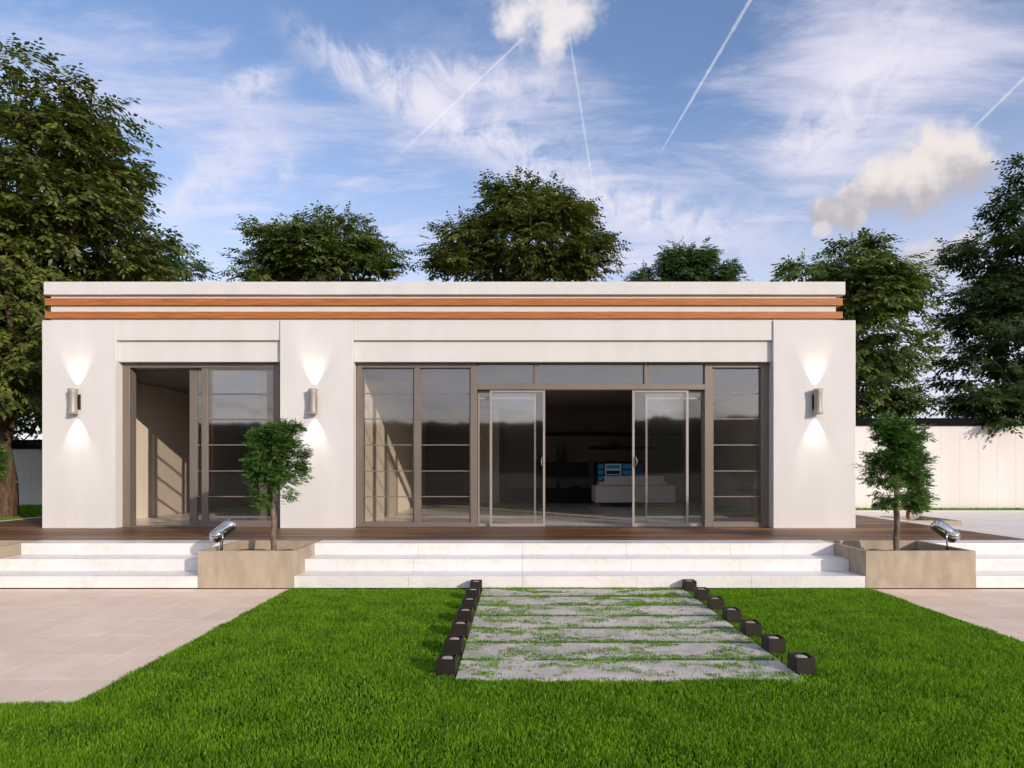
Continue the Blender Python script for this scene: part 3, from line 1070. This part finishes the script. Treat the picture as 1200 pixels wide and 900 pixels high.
# ------------------------------------------------------------------ interior furniture
def sofa():
    Y0 = 5.75
    x0, x1 = PX(698, Y0), PX(791.5, Y0)
    t = thing('sofa', 'pale grey sofa standing with its back to the open sliding doors', 'sofa', ((x0 + x1) / 2, Y0 + 0.5, DZ))
    zb = DZ + 0.12
    obj('base', box(x0, x1, Y0, Y0 + 0.95, zb, PZ(569, Y0), 0.03, 3), 'sofa', t)
    obj('backrest', box(PX(709, Y0), PX(779, Y0), Y0 + 0.03, Y0 + 0.26, PZ(568.7, Y0), PZ(557.5, Y0), 0.04, 3), 'sofa', t)
    for k in range(3):
        a = x0 + 0.12 + k * (x1 - x0 - 0.24) / 3
        obj('seat_cushion', box(a + 0.01, a + (x1 - x0 - 0.24) / 3 - 0.01, Y0 + 0.28, Y0 + 0.93, PZ(569, Y0) - 0.02, PZ(569, Y0) + 0.10, 0.04, 3), 'sofa', t)
    for X in (x0 + 0.08, x1 - 0.08):
        for Y_ in (Y0 + 0.07, Y0 + 0.88):
            obj('leg', tube(bmesh.new(), [(X, Y_, DZ + 0.003), (X, Y_, zb + 0.005)], [0.012, 0.018], 8), 'chrome', t)


sofa()
YBK = 7.99
def cab(name, a, b, t_, c, depth, label, cat, ndoor):
    x0, x1, z0, z1 = PX(a, YBK - depth), PX(b, YBK - depth), PZ(c, YBK - depth), PZ(t_, YBK - depth)
    z0 = max(z0, DZ + 0.01)
    t = thing(name, label, cat, ((x0 + x1) / 2, YBK - depth / 2, z0))
    obj('carcass', box(x0, x1, YBK - depth + 0.02, YBK, z0, z1, 0.003), 'blacklac', t)
    for k in range(ndoor):
        u = x0 + (x1 - x0) * k / ndoor
        v = x0 + (x1 - x0) * (k + 1) / ndoor
        obj('door', box(u + 0.004, v - 0.004, YBK - depth, YBK - depth + 0.019, z0 + 0.004, z1 - 0.004, 0.002), 'blacklac', t)
    return x0, x1, z0, z1


c1 = cab('wall_cabinet', 625, 690, 541.5, 558, 0.40, 'black hanging wall cabinet under the vases inside the room', 'cabinet', 2)
c2 = cab('low_cabinet', 600, 692, 572.5, 587.5, 0.45, 'long low black cabinet on the floor by the back wall', 'cabinet', 4)
s1 = cab('wall_shelf', 636, 800, 507.5, 510.5, 0.25, 'long thin black wall shelf, the upper of the two', 'shelf', 0)
s2 = cab('wall_shelf', 690, 770, 523.5, 526.5, 0.25, 'short thin black wall shelf, the lower of the two above the television', 'shelf', 0)
for k, (px, ph, lab) in enumerate(((653.5, 521, 'left'), (658.8, 520, 'middle'), (662.5, 520, 'right'))):
    X = PX(px, 7.75)
    H = PZ(ph, 7.75) - c1[3]
    prof = [(0, 0), (0.032, 0), (0.040, 0.04), (0.036, H * 0.35), (0.022, H * 0.75), (0.016, H * 0.93), (0.022, H), (0.016, H), (0.012, H - 0.02), (0, H - 0.03)]
    o = obj('vase', lathe(prof, 18, Matrix.Translation((X, 7.75, c1[3] + 0.001))), 'vase', smooth=True)
    tag(o, 'tall slim dark vase on the hanging cabinet, %s of the three' % lab, 'vase', 'tall vases on the hanging cabinet')
# ornaments
o = obj('ornament', lathe([(0, 0), (0.10, 0), (0.13, 0.05), (0.12, 0.12), (0.05, 0.16), (0, 0.165)], 18, Matrix.Translation((PX(717, 7.85), 7.85, s2[3] + 0.001))), 'vase', smooth=True)
tag(o, 'small dark ornament standing on the lower wall shelf', 'ornament')
o = obj('bottle', lathe([(0, 0), (0.04, 0), (0.04, 0.16), (0.014, 0.21), (0.014, 0.29), (0, 0.292)], 14, Matrix.Translation((PX(654, 7.75), 7.75, c2[3] + 0.001))), 'vase', smooth=True)
tag(o, 'small bottle standing on the long low cabinet', 'bottle')
o = obj('bowl', lathe([(0, 0), (0.06, 0), (0.17, 0.07), (0.165, 0.072), (0.05, 0.015), (0, 0.012)], 20, Matrix.Translation((PX(675, 7.75), 7.75, c2[3] + 0.001))), 'vase', smooth=True)
tag(o, 'shallow dark bowl on the long low cabinet', 'bowl')


def flat_emit(name, c, s):
    m, T, out = new_mat(name)
    e = T.new('ShaderNodeEmission')
    e.inputs[0].default_value = (*c, 1)
    e.inputs[1].default_value = s
    T.l.new(e.outputs[0], out.inputs[0])
    M[name] = m


flat_emit('screen_navy', (0.02, 0.07, 0.14), 0.08)
flat_emit('screen_blue', (0.05, 0.22, 0.40), 0.11)
flat_emit('screen_pale', (0.45, 0.62, 0.72), 0.09)
flat_emit('screen_dark', (0.01, 0.03, 0.06), 0.1)
YT = 7.80
tv = thing('television', 'switched-on television with a blue screen above the sofa', 'television', (PX(727, YT), YT, PZ(567, YT)))
obj('casing', box(PX(697, YT), PX(757, YT), YT, YT + 0.06, PZ(567, YT), PZ(541, YT), 0.004), 'blacklac', tv)
obj('wall_mount', box(PX(715, YT), PX(740, YT), YT + 0.061, YBK, PZ(560, YT), PZ(548, YT)), 'blacklac', tv)
scr = obj('screen', box(PX(700, YT), PX(754, YT), YT - 0.003, YT - 0.0005, PZ(565, YT), PZ(543, YT)), 'screen_navy', tv)
for (a, b, t_, c, m_, k) in ((709, 728, 543.6, 556.5, 'screen_pale', 1), (710.5, 726.5, 545.0, 549.0, 'screen_blue', 2), (710.5, 726.5, 551.5, 555.5, 'screen_dark', 2),
                             (701, 707, 544, 549, 'screen_blue', 1), (701, 707, 551, 556, 'screen_blue', 1), (701, 707, 558, 563, 'screen_blue', 1),
                             (730, 741, 544, 549, 'screen_blue', 1), (730, 741, 551, 556, 'screen_blue', 1), (709, 741, 558.5, 563, 'screen_blue', 1)):
    obj('screen_tile', box(PX(a, YT), PX(b, YT), YT - 0.003 - 0.002 * k, YT - 0.003 - 0.002 * k + 0.0015, PZ(c, YT), PZ(t_, YT)), m_, scr)


# ------------------------------------------------------------------ trees
def build_tree(name, label, base, trunk_h, lobes, n_tips, seed, leaf, bark, r_trunk, leaf_len, spray_len, sprays, leaflets,
               clump=0.75, flat=0.38, droop=0.25, group=None, keep=None, lean=(0, 0), extra_limbs=()):
    rng = np.random.default_rng(seed)
    base = np.array(base, float)
    t = thing(name, label, 'tree', tuple(base), group)
    lob = [(np.array(c, float), np.array(r, float)) for c, r in lobes]
    vol = np.array([np.prod(r) for _, r in lob]) ** 0.8
    vol /= vol.sum()
    tips = []
    tries = 0
    mind = 0.55 * (sum(np.prod(r) for _, r in lob) / n_tips) ** (1 / 3.0)
    while len(tips) < n_tips and tries < n_tips * 60:
        tries += 1
        c, r = lob[rng.choice(len(lob), p=vol)]
        v = rng.normal(size=3); v /= np.linalg.norm(v)
        p = c + r * v * rng.random() ** 0.42
        if keep is not None and not keep(p):
            continue
        if tips and np.min(np.linalg.norm(np.array(tips) - p, axis=1)) < mind * (0.6 + 0.6 * rng.random()):
            continue
        tips.append(p)
    tips = np.array(tips)
    top = lob[0][0] + np.array([0, 0, lob[0][1][2] * 0.5])
    # skeleton
    nodes = []; parent = []
    K = 12
    for k in range(K + 1):
        u = k / K
        p = base * (1 - u) + top * u
        p[:2] = base[:2] + (top[:2] - base[:2]) * u ** 1.6
        p = p + np.array([rng.normal() * 0.05, rng.normal() * 0.05, 0]) * (1 if 0 < k else 0) * (top[2] - base[2]) * 0.10
        nodes.append(p); parent.append(k - 1)
    trunk_n = K + 1
    z_first = base[2] + trunk_h
    order = np.argsort(np.linalg.norm(tips - np.array([base[0], base[1], z_first])[None, :], axis=1))
    tipnode = []
    for i in order:
        tp = tips[i]
        N = np.array(nodes)
        dv = tp - N
        dist = np.linalg.norm(dv, axis=1)
        rise = dv[:, 2] / np.maximum(dist, 1e-3)
        cost = dist * (1 + 1.2 * np.clip(0.25 - rise, 0, 2))
        cost[N[:, 2] < z_first] = 1e9
        j = int(np.argmin(cost))
        seg = 3 if dist[j] < 1.2 else 5
        a = N[j]
        h = np.linalg.norm((tp - a)[:2])
        for s in range(1, seg + 1):
            u = s / seg
            p = a + (tp - a) * u
            p[2] += 0.16 * h * math.sin(u * math.pi)
            p += rng.normal(size=3) * 0.035 * dist[j] * (1 if s < seg else 0)
            nodes.append(p)
            parent.append(j if s == 1 else len(nodes) - 2)
        tipnode.append(len(nodes) - 1)
    cnt = np.zeros(len(nodes))
    for i in tipnode:
        cnt[i] += 1
    for i in range(len(nodes) - 1, 0, -1):
        cnt[parent[i]] += cnt[i]
    cnt = np.maximum(cnt, 0.6)
    rad = r_trunk * (cnt / cnt[0]) ** 0.5
    rad = np.maximum(rad, r_trunk * 0.022)
    rad[0] = r_trunk * 1.28
    # wood mesh
    V = []; Fl = []; sz = []
    nodesA = np.array(nodes)
    cache = {}
    def ring(i, d, r, n):
        ref = np.array([0, 0, 1.0]) if abs(d[2]) < 0.9 else np.array([1.0, 0, 0])
        s = np.cross(d, ref); s /= np.linalg.norm(s)
        q = np.cross(s, d)
        b = len(V)
        for k in range(n):
            a = 2 * math.pi * k / n
            V.append(nodesA[i] + (s * math.cos(a) + q * math.sin(a)) * r * (1 + (0.10 * math.sin(3 * a + i) if n > 8 else 0)))
        return b
    for i in range(1, len(nodes)):
        j = parent[i]
        d = nodesA[i] - nodesA[j]
        L = np.linalg.norm(d)
        if L < 1e-5:
            continue
        d /= L
        r0, r1 = rad[j], rad[i]
        if i >= trunk_n:
            r0 = min(r0, r1 * 1.25)
        n = 12 if i < trunk_n else (7 if r1 > r_trunk * 0.12 else 4)
        b0 = ring(j, d, r0, n); b1 = ring(i, d, r1, n)
        for k in range(n):
            k2 = (k + 1) % n
            Fl += [b0 + k, b0 + k2, b1 + k2, b1 + k]; sz.append(4)
    arrays_obj('trunk', np.array(V), np.array(sz), np.array(Fl), bark, t, smooth=True)
    # sprays of leaflets
    axis = lob[0][0]
    tn = np.array(tipnode)
    centers = np.repeat(nodesA[tn], sprays, axis=0)
    ns = len(centers)
    cs = clump * np.repeat(0.6 + 0.8 * rng.random(len(tn)), sprays)
    off = rng.normal(size=(ns, 3)); off /= np.linalg.norm(off, axis=1)[:, None]
    off *= (rng.random(ns) ** 0.5 * cs)[:, None]
    off[:, 2] *= flat
    # clumps droop towards their outer edge
    off[:, 2] -= droop * 0.6 * np.linalg.norm(off[:, :2], axis=1) ** 1.3
    P0 = centers + off
    outw = centers - axis; outw[:, 2] *= 0.3
    outw /= np.maximum(np.linalg.norm(outw, axis=1), 0.2)[:, None]
    dirv = outw * 0.7 + off / np.maximum(cs, 1e-3)[:, None] * 0.9 + rng.normal(size=(ns, 3)) * 0.45
    dirv[:, 2] = dirv[:, 2] * 0.5 - droop + rng.normal(size=ns) * 0.22
    dirv /= np.linalg.norm(dirv, axis=1)[:, None]
    up = np.array([0, 0, 1.0])[None, :] + rng.normal(size=(ns, 3)) * 0.30
    side = np.cross(dirv, up); side /= np.linalg.norm(side, axis=1)[:, None]
    nrm = np.cross(side, dirv)
    SL = spray_len * (0.7 + 0.6 * rng.random(ns))
    m = leaflets
    Vs = []
    for k in range(m):
        last = k == m - 1
        u = (k // 2 + 1) / ((m + 1) // 2 + 0.0)
        sgn = 0.0 if last else (1.0 if k % 2 == 0 else -1.0)
        jit = rng.normal(size=(ns, 3)) * 0.12
        b = P0 + dirv * (SL * u * 0.92)[:, None]
        ld = dirv * (1.0 if last else 0.55) + side * (0.85 * sgn) + jit
        ld[:, 2] -= 0.12
        ld /= np.linalg.norm(ld, axis=1)[:, None]
        ll = leaf_len * (0.75 + 0.5 * rng.random(ns)) * (1.0 - 0.25 * abs(u - 0.55))
        wd = np.cross(ld, nrm + rng.normal(size=(ns, 3)) * 0.22)
        wd /= np.maximum(np.linalg.norm(wd, axis=1), 1e-3)[:, None]
        hw = (ll * 0.24)[:, None]
        mid = b + ld * (ll * 0.45)[:, None]
        tip = b + ld * ll[:, None]
        tip[:, 2] -= ll * 0.12
        Vs.append(np.stack([b, mid + wd * hw, tip, mid - wd * hw], axis=1))
    Vs = np.concatenate(Vs, axis=0).reshape(-1, 3)
    nq = len(Vs) // 4
    arrays_obj('crown', Vs, np.full(nq, 4), np.arange(nq * 4), leaf, t)
    return t


def at(px, py, Y):
    return np.array([PX(px, Y), Y, PZ(py, Y)])


# big tree at left
YL = 4.4
def keep_left(p):
    # clear of the roof edge and the house front
    return not (p[0] > -9.0 and p[2] < 5.3) and not (p[0] > -8.9 and p[1] < 1.2)
build_tree('broadleaf_tree', 'huge olive-green tree filling the left edge beside the house', (PX(5, 2.6), 2.6, GZ_L - 0.05), 2.2,
           [(at(30, 190, YL), (2.5, 2.5, 2.6)), (at(80, 280, YL), (1.95, 2.2, 2.0)), (at(-60, 330, YL), (2.6, 2.6, 3.0)),
            (at(140, 262, YL), (0.75, 1.3, 0.9)), (at(12, 440, 2.2), (0.8, 1.1, 1.05)), (at(-10, 400, 1.9), (0.9, 1.0, 1.2)), (at(-60, 450, 3.0), (1.6, 1.8, 1.5)), (at(30, 360, 3.8), (1.2, 1.7, 1.2)), (at(150, 315, 4.8), (0.9, 1.3, 0.35)), (at(85, 150, YL), (1.2, 1.5, 1.1))],
           285, 11, 'leaf_olive', 'bark', 0.20, 0.175, 0.48, 32, 9, clump=0.74, flat=0.28, keep=keep_left, droop=0.30)
# tree behind it
YL2 = 9.5
build_tree('broadleaf_tree', 'fresher green tree behind the huge left tree, low over the roof', (PX(120, 10.5), 10.5, GZ_L - 0.05), 2.2,
           [(at(120, 330, YL2), (2.9, 1.8, 1.5)), (at(185, 318, YL2), (1.0, 1.2, 0.85)), (at(40, 470, YL2), (2.2, 1.4, 1.6)), (at(20, 380, YL2), (2.6, 1.6, 2.2))],
           130, 12, 'leaf_blue', 'bark', 0.20, 0.15, 0.42, 28, 9, clump=0.8, droop=0.22)
# trees behind the roof
YT2 = 16.0
build_tree('broadleaf_tree', 'olive-green tree above the roof, left of the tallest middle tree', (PX(382, YT2), YT2, -0.1), 4.5,
           [(at(378, 302, YT2), (2.5, 2.2, 1.7)), (at(405, 285, YT2), (1.7, 1.8, 1.3)), (at(345, 290, YT2), (1.4, 1.6, 1.1)), (at(440, 315, YT2), (1.3, 1.3, 0.8)), (at(318, 322, YT2), (1.2, 1.2, 0.8))],
           100, 21, 'leaf_mid', 'bark', 0.22, 0.19, 0.52, 38, 9, clump=0.80, flat=0.28, group='trees behind the house')
YT3 = 14.5
build_tree('broadleaf_tree', 'tall dark olive tree rising above the middle of the roof', (PX(618, YT3), YT3, -0.1), 4.5,
           [(at(620, 278, YT3), (2.6, 2.3, 1.9)), (at(606, 250, YT3), (1.7, 1.8, 1.05)), (at(545, 300, YT3), (1.2, 1.5, 1.2)), (at(695, 296, YT3), (1.1, 1.5, 0.9)), (at(668, 258, YT3), (1.1, 1.4, 0.8))],
           122, 22, 'leaf_olive', 'bark', 0.24, 0.18, 0.50, 38, 9, clump=0.78, flat=0.28, group='trees behind the house')
YT4 = 30.0
build_tree('broadleaf_tree', 'smallest round green tree peeping over the roof, right of the middle', (PX(806, YT4), YT4, -0.1), 6.5,
           [(at(806, 316, YT4), (1.7, 1.5, 1.5)), (at(760, 325, YT4), (0.9, 0.9, 0.8)), (at(848, 322, YT4), (0.9, 0.9, 0.8)), (at(800, 298, YT4), (0.8, 0.9, 0.7)), (at(825, 297, YT4), (0.7, 0.8, 0.6))],
           90, 23, 'leaf_blue', 'bark', 0.25, 0.20, 0.50, 30, 9, clump=0.68, flat=0.6, group='trees behind the house')
YT5 = 8.2
build_tree('broadleaf_tree', 'mid-green layered tree behind the right end of the house', (PX(1002, YT5), YT5, GZ_R - 0.1), 2.6,
           [(at(1000, 335, YT5), (1.45, 1.6, 1.2)), (at(1018, 425, YT5), (1.25, 1.6, 1.6)), (at(928, 318, YT5), (0.7, 1.0, 0.4)), (at(1050, 345, YT5), (0.45, 0.9, 0.6)),
            (at(1008, 298, YT5), (0.8, 1.0, 0.35)), (at(1066, 405, YT5), (0.40, 0.7, 0.25)), (at(1040, 472, YT5), (0.9, 1.0, 0.25))],
           105, 24, 'leaf_mid', 'bark', 0.20, 0.16, 0.44, 36, 9, clump=0.64, flat=0.26, droop=0.24, group='trees behind the house')
# dark tree leaning over the right wall
YR = 8.6
build_tree('broadleaf_tree', 'dark deep-green tree at the right edge overhanging the cream wall', (PX(1290, 8.8), 8.8, GZ_R - 0.1), 2.0,
           [(at(1215, 290, YR), (1.95, 1.7, 1.9)), (at(1185, 420, 7.6), (1.75, 1.8, 1.6)), (at(1175, 350, 8.2), (1.2, 1.4, 1.2)), (at(1180, 470, 7.0), (1.7, 1.2, 0.6)), (at(1145, 290, YR), (0.5, 0.8, 0.3)), (at(1205, 215, YR), (0.8, 1.0, 0.65)),
            (at(1130, 378, YR), (0.45, 0.7, 0.2)), (at(1135, 445, 7.4), (0.5, 0.7, 0.4)), (at(1165, 492, 6.4), (1.1, 0.5, 0.2)), (at(1280, 400, YR), (1.8, 1.7, 2.6))],
           230, 25, 'leaf_deep', 'bark', 0.22, 0.15, 0.42, 34, 9, clump=0.60, flat=0.30, droop=0.26)


# ------------------------------------------------------------------ small planter trees
def shrub(base, lobes, seed, label, bark='bark_grey', n=125, leaf='leaf_shrub', sprays=38):
    return build_tree('planter_tree', label, base, 0.36, lobes, n, seed, leaf, bark, 0.036, 0.040, 0.080, sprays, 7, clump=0.105, flat=0.7, droop=0.0, group='small planter trees')


YS = -2.40
def sl_(px, py, r):
    return (at(px, py, YS + 0.0), r)
ZS = DZ - 0.15
shrub((PX(321, YS), YS, ZS), [sl_(322, 536, (0.25, 0.26, 0.42)), sl_(325, 508, (0.27, 0.25, 0.15)), sl_(306, 550, (0.12, 0.16, 0.30)), sl_(346, 540, (0.10, 0.16, 0.26)),
                              sl_(312, 584, (0.12, 0.10, 0.10)), sl_(340, 580, (0.09, 0.10, 0.10)), sl_(301, 515, (0.08, 0.12, 0.14)), sl_(347, 503, (0.07, 0.10, 0.08)), sl_(343, 602, (0.05, 0.05, 0.04))], 31,
      'small bright green tree with forked trunk in the left planter', n=105)
shrub((PX(1051, YS), YS, ZS), [sl_(1048, 535, (0.27, 0.26, 0.44)), sl_(1044, 506, (0.25, 0.20, 0.15)), sl_(1077, 545, (0.11, 0.16, 0.32)), sl_(1023, 540, (0.10, 0.12, 0.28)),
                               sl_(1070, 510, (0.13, 0.13, 0.14)), sl_(1038, 586, (0.13, 0.14, 0.10)), sl_(1070, 588, (0.12, 0.14, 0.10)), sl_(1034, 606, (0.04, 0.05, 0.05))], 32,
      'small dark green tree in the right planter in front of the cream wall', n=110)
shrub((PX(-43, YS), YS, ZS), [sl_(-43, 535, (0.38, 0.3, 0.36)), sl_(-25, 545, (0.27, 0.25, 0.27)), sl_(-60, 520, (0.3, 0.3, 0.3))], 33,
      'small bright green tree just showing at the left picture edge', n=90)
YQ = 2.0
shrub((PX(1064, YQ), YQ, GZ_R), [(at(1066, 560, YQ), (0.33, 0.32, 0.42)), (at(1074, 585, YQ), (0.26, 0.25, 0.20)), (at(1055, 535, YQ), (0.28, 0.28, 0.30))], 34,
      'small tree with red-brown stem in the low terrace planter', bark='bark_red', n=80)


# ------------------------------------------------------------------ grass
def blades(P, height, seed, name, width=0.0042):
    rng = np.random.default_rng(seed)
    n = len(P)
    ang = rng.random(n) * 2 * math.pi
    lean = np.abs(rng.normal(size=n)) * 0.38 + 0.08
    la = rng.random(n) * 2 * math.pi
    h = height * (0.65 + 0.6 * rng.random(n))
    wv = np.stack([np.cos(ang), np.sin(ang), np.zeros(n)], 1) * (width * (0.7 + 0.6 * rng.random(n)))[:, None]
    ld = np.stack([np.cos(la), np.sin(la), np.zeros(n)], 1)
    b = P
    m_ = b + ld * (h * lean * 0.35)[:, None]; m_[:, 2] += h * 0.55
    t = b + ld * (h * lean)[:, None]; t[:, 2] += h * np.sqrt(np.clip(1 - lean ** 2 * 0.6, 0.2, 1))
    V = np.stack([b - wv, b + wv, m_ + wv * 0.8, m_ - wv * 0.8, t], axis=1).reshape(-1, 3)
    i0 = np.arange(n) * 5
    loops = np.stack([i0, i0 + 1, i0 + 2, i0 + 3, i0 + 3, i0 + 2, i0 + 4], 1).ravel()
    sizes = np.tile([4, 3], n)
    o = arrays_obj(name, V, sizes, loops, 'grass')
    return o


def stuff(o, label, cat):
    tag(o, label, cat)
    o['kind'] = 'stuff'
    return o


rng = np.random.default_rng(77)
def scatter(x0, x1, y0, y1, dens):
    n = int((x1 - x0) * (y1 - y0) * dens)
    return np.stack([x0 + rng.random(n) * (x1 - x0), y0 + rng.random(n) * (y1 - y0), np.full(n, -0.013)], 1)
Pl = np.concatenate([scatter(LAWN_L - 0.015, LAWN_R + 0.015, LAWN_F, STEP[2] - 0.005, 10500),
                     scatter(-4.2, 4.2, -8.3, LAWN_F, 14500)])
# wavy outer edges of the turf
edge = 0.03 * (vnoise(Pl[:, 1] * 6, Pl[:, 0] * 0 + 1.0, 3) - 0.6)
ok = ~((Pl[:, 1] > LAWN_F) & ((Pl[:, 0] < LAWN_L - edge) | (Pl[:, 0] > LAWN_R + edge)))
inp = (Pl[:, 0] > PATH_L - 0.01) & (Pl[:, 0] < PATH_R + 0.01) & (Pl[:, 1] > PATH_F - 0.01)
Pl = Pl[ok & ~inp]
for (X, Yl) in LIGHTS:
    Pl = Pl[~((np.abs(Pl[:, 0] - X) < 0.082) & (np.abs(Pl[:, 1] - Yl) < 0.078))]
hn = 0.55 * vnoise(Pl[:, 0] * 2.6, Pl[:, 1] * 2.6, 1) + 0.45 * vnoise(Pl[:, 0] * 7, Pl[:, 1] * 7, 2)
keepd = rng.random(len(Pl)) < 0.55 + 0.6 * hn
Pl = Pl[keepd]; hn = hn[keepd]
stuff(blades(Pl, 0.019 + 0.027 * hn, 5, 'grass', 0.0036), 'bright green mown lawn in front of the house', 'grass')
# grass creeping through the joints and over the slabs
Pj = []
for k in range(8):
    y0 = PATH_F + k * PITCH - 0.003
    q = scatter(PATH_L, PATH_R, y0 - 0.018, y0 + 0.024, 26000)
    q = q[rng.random(len(q)) < np.clip(vnoise(q[:, 0] * 4.5, q[:, 1] * 0 + k * 3.7, 6) * 1.7 - 0.15, 0.15, 1)]
    Pj.append(q)
Pj = np.concatenate(Pj)
q = scatter(PATH_L, PATH_R, PATH_F, STEP[2] - 0.01, 12000)
nn = 0.6 * vnoise(q[:, 0] * 4, q[:, 1] * 9, 8) + 0.4 * vnoise(q[:, 0] * 15, q[:, 1] * 22, 9)
q = q[rng.random(len(q)) < np.clip((nn - 0.47) * 2.6, 0.015, 0.8)]
q[:, 2] = 0.008
Pg = np.concatenate([Pj, q])
hh = np.concatenate([np.full(len(Pj), 0.041), np.full(len(q), 0.018)])
stuff(blades(Pg, hh, 6, 'path_grass', 0.0034), 'thin grass creeping through the joints of the slab path', 'grass')
# verge under the boundary walls
Pv = scatter(7.2, 16.0, WY - 0.22, WY - 0.01, 1500); Pv[:, 2] = GZ_R
Pv2 = scatter(-14.0, DECK_L - 0.13, 1.0, 7.0, 420); Pv2[:, 2] = GZ_L
stuff(blades(np.concatenate([Pv, Pv2]), np.full(len(Pv) + len(Pv2), 0.07), 8, 'verge_grass', 0.006), 'grass verge at the foot of the boundary walls', 'grass')
